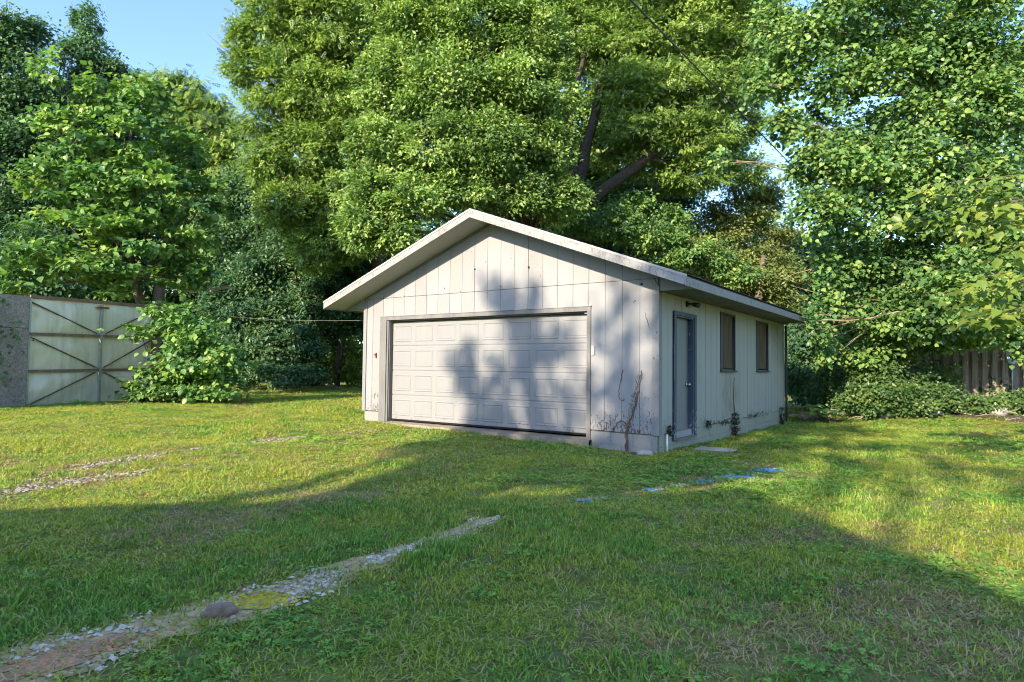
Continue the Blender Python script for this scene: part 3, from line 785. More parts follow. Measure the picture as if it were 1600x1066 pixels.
LOBES = {
    'far_left': [(-34.82,1.58,17.05,1.75,1.43,1.0),(-35.37,1.3,14.83,2.22,2.38,1.0),(-33.57,2.64,13.58,1.27,1.43,1.0),(-34.39,2.19,11.03,2.54,2.86,1.0),(-36.73,0.56,10.68,2.86,3.5,1.0),(-34.7,2.16,7.22,2.86,2.86,1.0),(-37.32,0.4,5.59,2.86,2.86,1.0),(-34.02,3.79,8.75,2.29,2.62,1.0),(-31.34,2.18,5.36,2.09,1.79,1.0)],
    'dark_top': [(-35.92,5.58,19.65,0.86,1.22,1.0),(-36.18,5.49,17.68,1.5,1.43,1.0),(-34.88,6.45,16.81,1.29,1.22,1.0),(-37.08,4.95,15.88,1.43,1.61,1.0),(-34.61,6.74,14.85,1.61,1.61,1.0),(-37.36,6.09,13.74,2.94,2.2,1.0),(-35.59,7.47,10.83,3.31,2.94,1.0),(-37.15,6.56,7.14,3.31,2.94,1.0)],
    'mid_feather': [(-34.88,8.88,17.23,1.43,0.98,1.0),(-33.5,9.87,16.98,1.28,1.13,1.0),(-32.13,10.9,15.68,1.06,1.06,1.0),(-32.91,10.4,14.54,2.26,1.89,1.0),(-34.76,9.1,14.51,2.26,1.89,1.0),(-31.39,11.54,13.43,1.51,1.89,1.0),(-32.34,10.97,11.16,2.64,2.26,1.0),(-34.52,9.5,9.99,3.02,2.64,1.0),(-32.42,13.17,15.09,0.48,0.6,1.0)],
    'catalpa': [(-18.68,-1.98,9.93,0.5,0.58,1.0),(-18.21,-1.02,9.48,0.71,0.99,1.0),(-17.52,0.08,9.51,1.12,0.61,1.0),(-18.15,-1.51,7.81,1.06,0.77,1.0),(-17.26,-0.27,7.91,1.19,0.79,1.0),(-16.87,1.23,7.96,0.94,0.83,1.0),(-18.22,-2.09,6.31,0.94,0.68,1.0),(-17.38,-0.89,6.37,1.26,0.77,1.0),(-16.39,0.43,6.34,1.19,0.79,1.0),(-16.3,1.71,6.41,0.63,0.94,1.0),(-17.62,-1.6,5.0,1.23,0.68,1.0),(-16.61,-0.27,4.84,1.26,0.74,1.0),(-16.26,1.21,4.75,1.02,0.77,1.0),(-17.03,-1.12,3.69,1.13,0.53,1.0),(-17.82,-2.3,3.97,1.01,0.73,1.0),(-17.83,-2.88,3.17,0.8,0.54,1.0),(-17.19,-0.6,3.24,0.58,0.35,1.0),(-16.35,1.19,3.83,1.02,0.51,1.0)],
    'bush': [(-14.42,-0.19,2.39,0.72,0.47,1.0),(-13.98,0.14,1.89,0.76,0.54,1.0),(-13.61,0.56,1.27,0.82,0.55,1.0),(-13.89,-0.12,1.17,0.8,0.53,1.0),(-13.77,0.11,0.63,0.98,0.5,1.0),(-14.45,-0.6,0.45,0.71,0.39,1.0),(-13.23,0.74,0.5,0.51,0.36,1.0),(-14.63,-0.97,0.24,0.44,0.24,1.0),(-14.9,-0.75,1.87,0.45,0.21,1.0),(-13.78,0.12,0.24,1.07,0.25,1.0)],
    'left_locust': [(-19.78,6.15,15.48,1.61,1.21,1.0),(-20.57,5.69,13.46,1.02,0.94,1.0),(-20.77,5.49,14.53,0.67,0.59,1.0),(-19.15,6.7,13.35,1.47,1.21,1.0),(-18.03,7.4,15.24,1.88,1.47,1.0),(-19.83,6.31,11.46,1.47,1.07,1.0),(-18.07,7.51,12.29,1.74,1.34,1.0),(-17.26,9.19,14.68,1.95,1.67,1.0),(-19.42,6.1,9.3,1.18,1.05,1.0),(-18.54,7.3,9.88,1.61,1.21,1.0),(-17.1,8.26,10.97,1.61,1.34,1.0),(-18.8,6.62,7.6,1.45,1.18,1.0),(-17.29,7.67,7.88,1.58,1.18,1.0),(-18.65,6.84,17.64,2.41,1.61,1.0),(-16.76,9.37,18.02,2.5,1.67,1.0),(-16.07,8.01,6.22,1.16,1.03,1.0),(-17.75,7.45,5.91,1.32,1.05,1.0)],
    'elm': [(-11.12,5.69,12.16,1.39,1.28,1.0),(-9.37,6.91,12.4,1.6,1.39,1.0),(-7.8,8.03,12.0,1.39,1.28,1.0),(-11.84,5.26,10.45,1.17,1.07,1.0),(-9.94,6.01,10.04,1.56,1.15,1.0),(-8.24,7.21,10.07,1.56,1.15,1.0),(-7.31,8.48,10.09,0.96,1.17,1.0),(-11.67,4.88,8.35,1.15,0.94,1.0),(-10.31,5.85,8.16,1.46,0.94,1.0),(-8.78,6.93,8.18,1.56,1.04,1.0),(-7.51,8.42,8.38,1.07,0.96,1.0),(-11.86,4.82,6.68,1.15,0.79,1.0),(-10.49,5.2,6.36,1.22,0.77,1.0),(-9.48,6.51,6.72,1.25,0.67,1.0),(-8.4,7.87,6.87,1.28,0.85,1.0),(-7.44,9.16,6.81,1.09,0.83,1.0),(-11.84,4.29,5.42,0.81,0.71,1.0),(-10.84,5.01,5.13,0.92,0.61,1.0),(-10.21,6.22,14.31,2.35,1.28,1.0),(-7.95,7.81,14.34,1.92,1.28,1.0),(-11.45,5.38,13.65,1.28,1.07,1.0)],
    'right_locust': [(-9.26,13.57,15.36,1.21,1.21,1.0),(-7.96,14.53,14.58,1.61,1.21,1.0),(-5.98,15.9,15.14,1.88,1.34,1.0),(-4.38,17.64,15.16,1.64,1.23,1.0),(-7.12,14.61,12.5,1.71,1.05,1.0),(-5.4,15.83,12.52,1.84,1.05,1.0),(-3.96,18.03,13.25,1.5,1.09,1.0),(-6.93,14.84,10.79,1.71,0.92,1.0),(-5.21,16.06,10.55,1.71,0.84,1.0),(-2.96,19.31,14.05,0.97,1.25,1.0),(-4.13,18.61,11.53,1.25,0.83,1.0),(-5.58,17.09,9.28,1.77,0.76,1.0),(-3.7,19.0,9.73,0.97,0.78,1.0),(-7.8,15.49,9.93,1.23,0.6,1.0),(-7.48,14.73,17.26,2.95,1.34,1.0),(-4.41,16.89,17.31,2.95,1.34,1.0),(-2.25,19.72,15.73,0.83,1.11,1.0)],
    'behind': [(-3.41,21.68,9.33,0.71,0.66,1.0),(-4.38,20.99,9.31,1.01,0.71,1.0),(-4.76,20.78,8.27,1.34,1.04,1.0),(-3.91,22.58,8.68,0.77,0.77,1.0),(-3.81,21.52,6.79,1.64,1.34,1.0),(-5.75,20.14,7.06,1.49,1.19,1.0),(-6.62,18.36,5.84,1.58,1.01,1.0),(-4.98,19.55,5.28,1.73,1.01,1.0),(-3.22,20.8,5.02,1.44,1.01,1.0),(-7.94,18.59,7.18,1.34,1.04,1.0),(-2.76,21.18,3.88,0.86,0.72,1.0),(-4.06,20.26,4.15,1.44,0.72,1.0)],
    'back_fill': [(-20.5,12.87,17.78,2.29,1.97,1.0),(-12.73,18.34,17.89,1.64,1.97,1.0),(-11.42,19.37,15.94,1.8,1.64,1.0),(-12.26,18.91,13.31,1.64,1.64,1.0),(-10.93,19.86,13.01,1.64,1.47,1.0),(-10.2,21.33,18.44,2.03,2.03,1.0),(-8.3,22.77,16.45,2.03,2.03,1.0),(-6.37,24.13,16.48,2.03,2.03,1.0),(-8.9,22.52,13.07,2.03,1.69,1.0),(-6.97,23.9,12.42,1.69,1.35,1.0),(-4.96,25.02,18.52,2.03,2.03,1.0),(-12.69,18.24,20.51,2.95,1.97,1.0),(-8.41,21.26,20.57,3.28,1.97,1.0),(-5.47,24.52,21.21,2.7,2.03,1.0),(-21.35,12.44,14.49,1.97,1.97,1.0),(-20.32,13.33,11.24,1.97,1.97,1.0),(-12.3,19.01,10.7,1.97,1.31,1.0),(-10.7,20.16,10.39,1.97,1.31,1.0),(-9.21,22.43,10.37,2.03,1.35,1.0),(-24.55,11.22,18.24,2.03,2.03,1.0),(-24.33,11.57,14.2,2.03,2.03,1.0),(-18.11,14.62,16.5,2.95,2.62,1.0),(-14.89,16.89,16.55,2.95,2.62,1.0),(-17.64,15.19,11.93,2.95,2.62,1.0),(-14.42,17.45,11.97,2.62,2.29,1.0),(-23.02,11.49,9.89,1.97,1.64,1.0)],
    'roofline': [(-8.05,11.81,6.62,0.92,0.63,1.0),(-6.83,12.06,6.4,0.95,0.62,1.0),(-5.76,12.83,6.06,1.0,0.67,1.0),(-4.7,13.61,5.6,1.0,0.67,1.0),(-3.99,14.73,5.35,0.88,0.63,1.0),(-6.66,13.36,7.26,0.84,0.55,1.0),(-5.45,14.24,6.78,0.89,0.6,1.0),(-3.2,15.32,4.75,0.83,0.54,1.0)],
    'dark_a': [(-24.29,8.19,9.0,1.54,1.85,1.0),(-25.33,7.6,6.22,1.54,1.85,1.0),(-22.81,8.16,6.07,1.79,1.79,1.0),(-22.89,7.0,3.59,1.58,1.44,1.0),(-21.48,8.0,3.61,1.44,1.44,1.0),(-21.31,6.99,1.57,1.67,1.11,1.0),(-23.62,6.57,1.85,1.44,1.44,1.0)],
    'dark_b': [(-21.1,9.36,6.1,1.79,1.49,1.0),(-19.65,10.41,5.52,1.64,1.64,1.0),(-19.83,9.15,3.92,1.58,1.3,1.0),(-19.19,10.83,3.74,1.19,1.49,1.0),(-19.94,7.94,1.86,1.25,1.11,1.0),(-20.42,11.03,6.9,1.85,1.23,1.0),(-19.19,11.99,5.08,0.92,1.85,1.0)],
    'dark_c': [(-10.79,18.93,9.15,1.91,1.27,1.0),(-8.97,20.23,8.86,1.91,1.27,1.0),(-12.09,18.04,8.49,1.91,1.27,1.0),(-10.29,19.38,7.25,1.91,1.27,1.0),(-8.59,21.76,8.13,1.64,1.31,1.0),(-13.66,18.14,9.04,1.64,1.31,1.0),(-9.53,19.98,5.99,1.91,0.95,1.0),(-12.79,19.88,10.99,1.69,1.35,1.0)],
    'sunlit_sap': [(-23.26,12.93,2.41,1.01,0.95,1.0),(-21.55,13.01,0.42,0.82,0.66,1.0),(-23.97,12.51,0.71,0.84,0.74,1.0),(-22.72,13.35,1.57,1.01,0.84,1.0),(-25.32,12.66,3.13,0.97,0.87,1.0)],
    'shade_sap': [(-18.57,6.53,0.51,0.83,0.46,1.0),(-19.2,6.06,1.02,0.65,0.52,1.0),(-18.67,7.68,0.63,0.67,0.54,1.0),(-20.86,6.13,0.6,0.67,0.59,1.0)],
    'right_big': [(0.61,7.6,9.37,0.72,0.64,1.0),(1.4,8.15,9.54,0.8,0.64,1.0),(2.54,9.55,9.99,0.99,0.75,1.0),(1.12,8.01,8.41,0.64,0.56,1.0),(2.43,8.94,8.51,0.97,0.58,1.0),(3.47,10.84,9.59,1.11,0.94,1.0),(4.71,11.09,9.69,1.08,0.99,1.0),(0.42,6.98,7.08,0.44,0.47,1.0),(2.94,9.35,7.39,0.97,0.64,1.0),(4.13,10.18,7.65,1.05,0.8,1.0),(5.06,10.81,7.99,0.88,0.88,1.0),(1.17,7.57,5.85,0.78,0.7,1.0),(2.07,8.18,6.17,0.78,0.65,1.0),(3.21,9.0,5.96,0.94,0.7,1.0),(4.37,10.43,6.05,0.97,0.72,1.0),(0.96,7.48,4.76,0.7,0.62,1.0),(1.86,8.71,5.05,0.88,0.68,1.0),(3.01,10.13,5.03,0.99,0.66,1.0),(1.42,9.8,3.95,0.94,0.65,1.0),(0.67,8.67,3.68,0.7,0.67,1.0),(2.54,10.59,3.96,1.03,0.65,1.0),(4.66,11.92,4.83,1.02,0.85,1.0),(0.93,8.9,2.69,0.7,0.6,1.0),(1.82,10.14,2.75,0.94,0.62,1.0),(2.95,10.93,2.94,1.03,0.62,1.0),(4.37,12.54,3.01,1.06,0.64,1.0),(0.77,8.47,1.67,0.41,0.46,1.0),(1.46,10.55,1.74,0.8,0.53,1.0),(2.43,11.84,1.95,0.91,0.44,1.0),(3.78,12.17,2.12,0.88,0.39,1.0),(5.23,13.15,2.85,0.71,0.71,1.0),(-0.33,7.0,8.23,0.32,0.64,1.0),(-0.17,7.64,9.95,0.41,0.75,1.0),(-1.02,6.62,6.29,0.35,0.23,1.0),(1.68,8.28,10.99,1.61,0.72,1.0),(1.18,8.49,7.16,0.69,0.66,1.0),(0.7,8.19,6.25,0.49,0.49,1.0),(3.71,9.16,4.9,0.77,0.54,1.0),(3.82,9.29,3.9,0.46,0.25,1.0),(3.81,9.32,3.06,0.92,0.43,1.0),(3.67,9.62,2.47,0.94,0.35,1.0),(2.31,12.29,8.21,1.13,0.94,1.0),(3.56,13.11,9.54,1.13,0.94,1.0),(4.77,14.05,7.87,1.13,1.13,1.0),(1.37,11.69,7.06,0.85,0.85,1.0),(3.12,12.73,10.86,1.32,0.94,1.0),(1.28,11.4,11.4,1.13,0.75,1.0),(4.8,13.97,9.75,1.13,0.94,1.0),(2.59,12.59,6.33,1.13,0.94,1.0),(4.43,13.91,5.79,1.13,0.94,1.0),(4.58,10.22,3.42,0.94,0.53,1.0),(2.84,10.03,2.2,0.82,0.4,1.0),(4.59,11.28,1.98,0.74,0.3,1.0),(5.13,11.67,1.74,0.49,0.4,1.0),(3.35,11.39,1.83,0.38,0.24,1.0),(0.73,7.32,2.3,0.22,0.19,1.0),(0.02,8.28,7.33,0.3,0.41,1.0),(0.58,8.65,7.68,0.37,0.37,1.0),(-0.06,8.16,8.59,0.37,0.51,1.0),(1.24,10.29,8.79,0.39,0.39,1.0),(0.91,7.7,1.96,0.28,0.25,1.0),(5.09,10.14,4.92,0.77,0.77,1.0),(1.75,9.39,9.29,0.51,0.51,1.0),(0.42,7.76,8.49,0.49,0.49,1.0),(4.19,10.64,11.34,1.82,0.75,1.0)],
    'near_branch': [(3.88,-0.31,3.15,0.45,0.17,1.0),(4.3,-0.25,3.02,0.37,0.21,1.0),(3.55,-0.16,2.91,0.35,0.13,1.0),(4.12,-0.12,2.77,0.45,0.18,1.0),(4.4,-0.27,2.42,0.25,0.17,1.0),(4.23,-0.13,2.01,0.37,0.13,1.0),(3.86,-0.01,1.89,0.31,0.11,1.0),(4.4,-0.11,1.7,0.26,0.18,1.0),(4.1,-0.07,1.64,0.34,0.12,1.0)],
    'ivy': [(1.57,10.9,1.12,0.71,0.57,1.0),(2.22,11.37,0.95,0.8,0.64,1.0),(1.55,10.32,0.34,0.56,0.45,1.0),(2.33,10.87,0.26,0.87,0.42,1.0),(3.02,11.97,0.34,0.71,0.43,1.0),(3.75,12.49,0.14,0.75,0.27,1.0),(4.62,13.11,0.08,0.8,0.25,1.0),(5.46,13.08,0.31,0.7,0.38,1.0),(3.31,12.63,0.88,0.44,0.44,1.0),(4.43,13.68,0.61,0.37,0.41,1.0),(5.25,14.0,0.9,0.33,0.55,1.0),(0.66,11.51,0.65,0.57,0.85,1.0)],
    'backyard_dark': [(-0.35,13.21,1.43,1.04,1.04,1.0),(0.5,13.81,1.44,0.94,1.04,1.0),(-0.32,12.05,0.62,0.5,0.7,1.0),(0.41,11.97,0.25,0.54,0.48,1.0),(-0.81,14.07,2.32,0.76,0.76,1.0)],
    'woods': [(-70.08,5.3,8.84,5.19,4.37,1.0),(-60.57,8.38,7.97,4.91,4.13,1.0),(-57.8,12.81,7.25,5.09,4.29,1.0),(-50.02,15.81,8.13,4.91,4.13,1.0),(-43.47,17.96,8.41,4.72,3.97,1.0),(-40.71,22.29,9.81,4.91,4.13,1.0),(-33.01,22.92,7.76,4.53,3.81,1.0),(-29.66,27.64,9.6,4.72,3.97,1.0),(-25.92,32.66,11.05,4.91,4.13,1.0),(-19.92,34.51,9.74,4.72,3.97,1.0),(-15.82,39.88,9.13,4.91,4.13,1.0),(-10.19,41.41,8.89,4.72,3.97,1.0),(-4.98,42.72,7.21,4.53,3.81,1.0),(-0.12,43.71,7.02,4.34,3.65,1.0),(4.35,45.64,6.95,4.24,3.57,1.0),(9.22,50.26,7.61,4.34,3.65,1.0),(-64.03,6.23,2.25,4.91,4.13,1.0),(-57.28,11.0,1.83,4.91,4.13,1.0),(-49.24,14.22,1.88,4.72,3.97,1.0),(-43.0,17.37,2.42,4.62,3.89,1.0),(-36.52,19.54,1.5,4.43,3.73,1.0),(-30.8,22.32,2.02,4.34,3.65,1.0),(-5.72,37.53,2.75,4.15,3.5,1.0),(-1.19,38.27,2.73,3.96,3.34,1.0),(2.9,41.15,2.79,3.96,3.34,1.0),(6.99,44.04,2.84,3.96,3.34,1.0)],
}


# ------------------------------------------------------------------ trees
def tree(key, name, label, cat, base, tpts, trad, fork, bark, leafs, group=None, limb_r=.09, limbs=True, seed=1, twigs=3):
    t = empty(name, (base[0], base[1], gz1(base[0], base[1])), label, cat, group)
    b = (base[0], base[1], gz1(base[0], base[1])-.15)
    if tpts: trunk(t, [b] + tpts, trad, bark, seed=seed)
    lob = LOBES[key]
    if limbs: branches(t, fork, lob, limb_r, seed+5, bark, twigs)
    for kw in leafs:
        foliage('crown', kw.pop('lobes', lob), parent=t, seed=seed+31, **kw)
    return t

# left: catalpa behind the metal gate, its young growth beside the gate, tall trees beyond
tree('far_left', 'tall_tree', 'tall dark broadleaf tree at the far left edge, behind the catalpa', 'tree', (-34, 0), [(-34, 0, 6), (-34, 0.3, 11)], [.5, .4, .2], (-34, 0, 7), 'bark_dark',
     [dict(density=2300, kind='kite', size=.21, width=.62, mat=M['leaf_dark'], cpl=30)], limb_r=.16, seed=11)
tree('dark_top', 'tall_tree', 'dark pointed treetop standing against the sky left of the blue gap', 'tree', (-36, 3), [(-36, 3, 9), (-36, 3, 16)], [.45, .32, .1], (-36, 3, 9), 'bark_dark',
     [dict(density=2300, kind='kite', size=.22, width=.5, mat=M['leaf_dark'], cpl=30, droop=.7)], limb_r=.13, seed=12)
tree('mid_feather', 'locust_tree', 'feathery olive tree below the blue sky gap', 'tree', (-33, 8.5), [(-33, 8.5, 5), (-32.5, 8.7, 10)], [.4, .3, .15], (-33, 8.5, 6), 'bark',
     [dict(density=560, kind='frond', size=.42, width=.75, mat=M['leaf_locust'], droop=.6, flat=.45)], limb_r=.13, seed=13)
tree('catalpa', 'catalpa_tree', 'large-leaved bright green tree growing over the metal gate', 'tree', (-18.1, 1.0), [(-18.1, .9, 2.2), (-18.4, .4, 4.2), (-18.3, -.3, 7.5)], [.19, .16, .14, .06], (-18.3, .5, 3.8), 'bark',
     [dict(density=1000, kind='leaf6', size=.195, width=.78, mat=M['leaf_catalpa'], cpl=18, flat=.4, clump=.26, droop=.25, upb=1.2, sunb=.5)], limb_r=.06, seed=14)
bush = tree('bush', 'catalpa_sapling', 'bright leafy sapling bush in front of the right end of the metal gate', 'bush', (-15.3, .4), None, None, (-15.3, .4, .0), 'bark',
     [dict(density=1500, kind='leaf6', size=.16, width=.78, mat=M['leaf_catalpa'], cpl=14, flat=.35, clump=.36, droop=.2, upb=1.2, sunb=.5, zmin=-.02, kind_tag='stuff')], limb_r=.03, seed=15)
tree('left_locust', 'locust_tree', 'tall feathery locust tree right of the blue sky gap', 'tree', (-17.5, 11), [(-17.5, 10.5, 5), (-17.3, 9.5, 9), (-17, 9, 13)], [.35, .3, .24, .1], (-17.4, 10, 7.5), 'bark',
     [dict(density=380, kind='frond', size=.30, width=.8, mat=M['leaf_locust'], droop=.15, flat=.6, cpl=40, clump=.20, upb=1.2), dict(density=2600, kind='kite', size=.17, width=.46, mat=M['leaf_locust'], droop=.2, flat=.65, cpl=46, clump=.18)], limb_r=.12, seed=16)
tree('elm', 'elm_tree', 'broad light green small-leaved tree rising behind the garage roof', 'tree', (-9.0, 10.2), [(-8.9, 9.8, 4), (-9.0, 9, 8), (-9.2, 8.5, 13)], [.26, .22, .17, .06], (-8.9, 9.7, 4.6), 'bark',
     [dict(density=5400, kind='kite', size=.145, width=.58, mat=M['leaf_elm'], cpl=60, clump=.17, flat=.9, droop=.2)], limb_r=.075, seed=17)
rl = tree('right_locust', 'locust_tree', 'locust tree with thick leaning bare limbs right above the garage roof', 'tree', (-11.0, 13.6),
     [(-10.6, 13.5, 4), (-9.6, 13.6, 7.2), (-8.77, 14.1, 11.1), (-8.2, 14.3, 13.8), (-7.0, 15.1, 16.2)], [.42, .38, .30, .22, .16, .08], [(-9.6, 13.6, 7.2), (-8.95, 14.0, 10.3), (-8.2, 14.3, 13.8), (-7.0, 15.1, 16.0), (-6.73, 15, 9.7), (-5.6, 16, 10.8), (-4.5, 17.1, 11.9), (-3.3, 18.6, 14), (-9.1, 13.6, 13.2)], 'bark_dark',
     [dict(density=360, kind='frond', size=.30, width=.8, mat=M['leaf_locust'], droop=.12, flat=.55, cpl=34, clump=.21, upb=1.2), dict(density=2400, kind='kite', size=.17, width=.46, mat=M['leaf_locust'], droop=.2, flat=.6, cpl=40, clump=.19)], limb_r=.07, seed=18)
trunk(rl, [(-9.9, 13.4, 6.2), (-9.0, 13.5, 7.6), (-6.73, 15.0, 9.7), (-4.5, 17.1, 11.9), (-2.7, 19.4, 15.2)], [.27, .26, .20, .15, .05], 'bark_dark', 'limb', 33)
trunk(rl, [(-9.3, 13.7, 8.5), (-9.55, 13.2, 11.3), (-9.1, 13.6, 13.2), (-8.7, 13.8, 15)], [.16, .14, .11, .05], 'bark_dark', 'limb', 34)
tree('behind', 'locust_tree', 'pale yellowish tree behind the far end of the garage roof', 'tree', (-3.5, 19.5), [(-3.5, 19.5, 3), (-3.2, 19.4, 6)], [.25, .2, .08], (-3.5, 19.5, 2.5), 'bark',
     [dict(density=2600, kind='kite', size=.18, width=.45, mat=M['leaf_pale'], droop=.25, flat=.5, cpl=22)], limb_r=.08, seed=19)
tree('back_fill', 'elm_tree', 'mid green tree mass filling the gaps behind the locust limbs', 'tree', (-12, 22), [(-12, 22, 6), (-11.8, 22, 13)], [.4, .3, .12], [(-12, 22, 6), (-11.9, 22, 10)], 'bark_dark',
     [dict(density=1300, kind='kite', size=.26, width=.6, mat=M['leaf_elm'], cpl=26, clump=.24, flat=.8)], limb_r=.07, seed=35)
tree('roofline', 'understory_tree', 'low leafy green tree peeping just over the right roof slope', 'tree', (-6.5, 14.5), [(-6.5, 14.5, 2), (-6.4, 14.5, 3.5)], [.12, .10, .05], (-6.5, 14.5, 2), 'bark',
     [dict(density=2300, kind='kite', size=.16, width=.6, mat=M['leaf_heart'], cpl=30, clump=.22, flat=.8)], limb_r=.035, seed=36)
for key, lab, base, s in (('dark_a', 'dark shaded understory tree behind the catalpa sapling', (-21, 8.5), 21), ('dark_b', 'dark shaded understory tree just left of the garage eave', (-17.5, 12), 22), ('dark_c', 'dark shaded understory tree showing just above the garage ridge', (-9, 20), 23)):
    tree(key, 'understory_tree', lab, 'tree', base, [(base[0], base[1], 3), (base[0]+.3, base[1], 6)], [.16, .13, .06], (base[0], base[1], 1.6), 'bark_dark',
         [dict(density=2500, kind='kite', size=.19, width=.6, mat=M['leaf_dark'], cpl=26)], limb_r=.05, seed=s)
tree('sunlit_sap', 'sapling', 'sunlit pale sapling glimpsed through the shade beside the garage', 'tree', (-22.5, 15.5), [(-22.5, 15.5, 2)], [.06, .04], (-22.5, 15.5, .6), 'bark',
     [dict(density=2300, kind='leaf6', size=.20, width=.7, mat=M['leaf_yellow'], cpl=14)], limb_r=.03, seed=24)
tree('shade_sap', 'sapling', 'low dark shrub at the shaded lawn edge left of the garage', 'bush', (-17.5, 8.5), None, None, (-17.5, 8.5, .0), 'bark',
     [dict(density=2300, kind='leaf6', size=.14, width=.6, mat=M['leaf_dark'], cpl=14, zmin=-.1)], limb_r=.02, seed=25)
for i, (x, y, h, lab) in enumerate([(-20.5, 13.5, 9, 'thin straight trunk in the shaded woods nearest the garage eave'), (-22.3, 12.3, 9, 'slim trunk in the shaded woods, second from the garage eave'), (-24.6, 11.6, 8, 'slender trunk in the shaded woods left of the sunlit sapling')]):
    t = empty('woodland_tree', (x, y, gz1(x, y)), lab, 'tree', 'bare trunks in the shaded woods')
    trunk(t, [(x, y, gz1(x, y)-.1), (x+.1, y, h*.5), (x-.1, y+.1, h)], [.15, .12, .06], 'bark', seed=40+i, n=8)
    foliage('crown', [(x, y, h, 1.4, 1.2, 1)], 1500, 'kite', .2, .6, M['leaf_dark'], t, 50+i)

# right: big heart-leaved tree over the fence
rb = tree('right_big', 'heart_leaf_tree', 'large heart-leaved tree filling the right side above the wooden fence', 'tree', (4.9, 15.4),
     [(4.7, 15.2, 2), (4.3, 14.2, 4.0), (4.0, 13.2, 7), (3.7, 12.4, 10.6)], [.27, .25, .24, .20, .13], [(4.5, 14.7, 3.0), (4.15, 13.7, 5.5), (3.9, 12.8, 8.5), (3.75, 12.5, 10)], 'bark_tan',
     [dict(density=2500, kind='leaf6', size=.125, width=.85, mat=M['leaf_heart'], cpl=26, clump=.27, flat=.85, droop=.55, upb=1.0, sunb=.6, kind_tag='stuff',
           keep=lambda P: ~((P[:, 0] < .72) & (P[:, 1] < 9.2) & (P[:, 2] < 4.6)))], limb_r=.045, seed=26)
tree('backyard_dark', 'understory_tree', 'dark shaded shrub behind the far rear corner of the garage', 'bush', (1.4, 13), None, None, (1.4, 13, -.1), 'bark_dark',
     [dict(density=2600, kind='kite', size=.15, width=.65, mat=M['leaf_dark'], cpl=20, zmin=-.15)], limb_r=.03, seed=27)
iv = tree('ivy', 'ivy_hedge', 'mound of sunlit ivy and weeds covering the foot of the wooden fence', 'ivy', (3.0, 12.2), None, None, (3.0, 12.4, -.2), 'bark_dark',
     [dict(density=6500, kind='kite', size=.085, width=.85, mat=M['leaf_ivy'], cpl=34, clump=.24, flat=.8, zmin=-.25, upb=.6, sunb=1.0)], limb_r=.012, seed=28)

# near branch reaching in from the right: its large leaves are parts of their own
def leaf_mesh(kind, mat, tint, size, width):
    v, t = leaf_geo(kind); me = bpy.data.meshes.new('leaf')
    me.from_pydata([(a*size, b*size*width, c*size) for a, b, c in v], [], [tuple(int(q) for q in f) for f in t])
    a = me.attributes.new('tint', 'FLOAT', 'POINT'); a.data.foreach_set('value', np.full(len(v), tint, np.float32)); me.materials.append(mat); return me
def place_leaves(parent, P, ax, nr, sz, kind, mat, width, rng, base_size=.1):
    protos = [leaf_mesh(kind, mat, t, base_size, width) for t in (.2, .4, .6, .8, 1.0)]
    b = base_of(parent)
    for i in range(len(P)):
        a = Vector(ax[i]).normalized(); n0 = Vector(nr[i]); s = n0.cross(a).normalized(); n = a.cross(s)
        o = link('leaf', protos[int(rng.integers(0, 5))], parent)
        k = sz[i]/base_size
        o.matrix_local = Matrix(((a.x*k, s.x*k, n.x*k, P[i][0]-b.x), (a.y*k, s.y*k, n.y*k, P[i][1]-b.y), (a.z*k, s.z*k, n.z*k, P[i][2]-b.z), (0, 0, 0, 1)))
def spray_branch(parent, start, mid, end, r, nleaf, rng, size, spread, mat_b):
    s, m, e = Vector(start), Vector(mid), Vector(end)
    pts = [s*(1-t)**2 + m*2*t*(1-t) + e*t*t for t in np.linspace(0, 1, 12)]
    MB().tube(pts, [r*(1-.8*i/11) for i in range(12)], 6).build('branch', M[mat_b], parent, True)
    d = (e-s).normalized(); P = []; A = []; N = []; S = []
    for i in range(nleaf):
        t = rng.uniform(.25, 1.02); k = min(int(t*11), 10); p = pts[k].lerp(pts[k+1], min(1, t*11-k))
        sd = d.cross(Vector((0, 0, 1))).normalized()*(1 if i % 2 else -1)
        a = d*rng.uniform(.2, .9) + sd*rng.uniform(.4, 1.0) + Vector((0, 0, rng.uniform(-.75, -.05)))
        off = a.normalized()*rng.uniform(.01, spread) + Vector((0, 0, rng.uniform(-.05, .03)))
        P.append(tuple(p+off)); A.append(tuple(a)); N.append((rng.normal()*.3, -.5+rng.normal()*.3, 1.0)); S.append(size*rng.uniform(.6, 1.25))
    return P, A, N, S
nb = empty('leaning_tree', (6.7, 1.4, gz1(6.7, 1.4)), 'close yellow-green branches reaching in from the right edge of the picture', 'tree')
trunk(nb, [(6.7, 1.4, -.4), (6.5, 1.5, 1.6), (6.2, 1.6, 3.0), (6.0, 1.9, 4.4)], [.14, .12, .10, .05], 'bark', seed=60)
rng = np.random.default_rng(61)
PP, AA, NN, SS = [], [], [], []
nl = LOBES['near_branch']
for i, (cx, cy, cz, rx, rz_, w) in enumerate(nl):
    st = (6.15, 1.7, min(3.6, cz+.25))
    e = (cx-rx*.7, cy-rx*.3, cz-.05)
    md = ((st[0]+e[0])/2, (st[1]+e[1])/2, max(st[2], cz)+.18)
    for j in range(2):
        e2 = (e[0]+rng.normal()*.12, e[1]+rng.normal()*.2, e[2]+rng.normal()*.07)
        r = spray_branch(nb, st, md, e2, .014, 15, rng, .135, .16, 'bark')
        PP += r[0]; AA += r[1]; NN += r[2]; SS += r[3]
foliage('foliage', nl, 1000, 'heart', .115, .72, M['leaf_yellow'], nb, 62, droop=.35, cpl=14, flat=.5, clump=.4, sunb=.7, kind_tag='stuff')
place_leaves(nb, PP, AA, NN, SS, 'heart', M['leaf_yellow'], .72, rng)

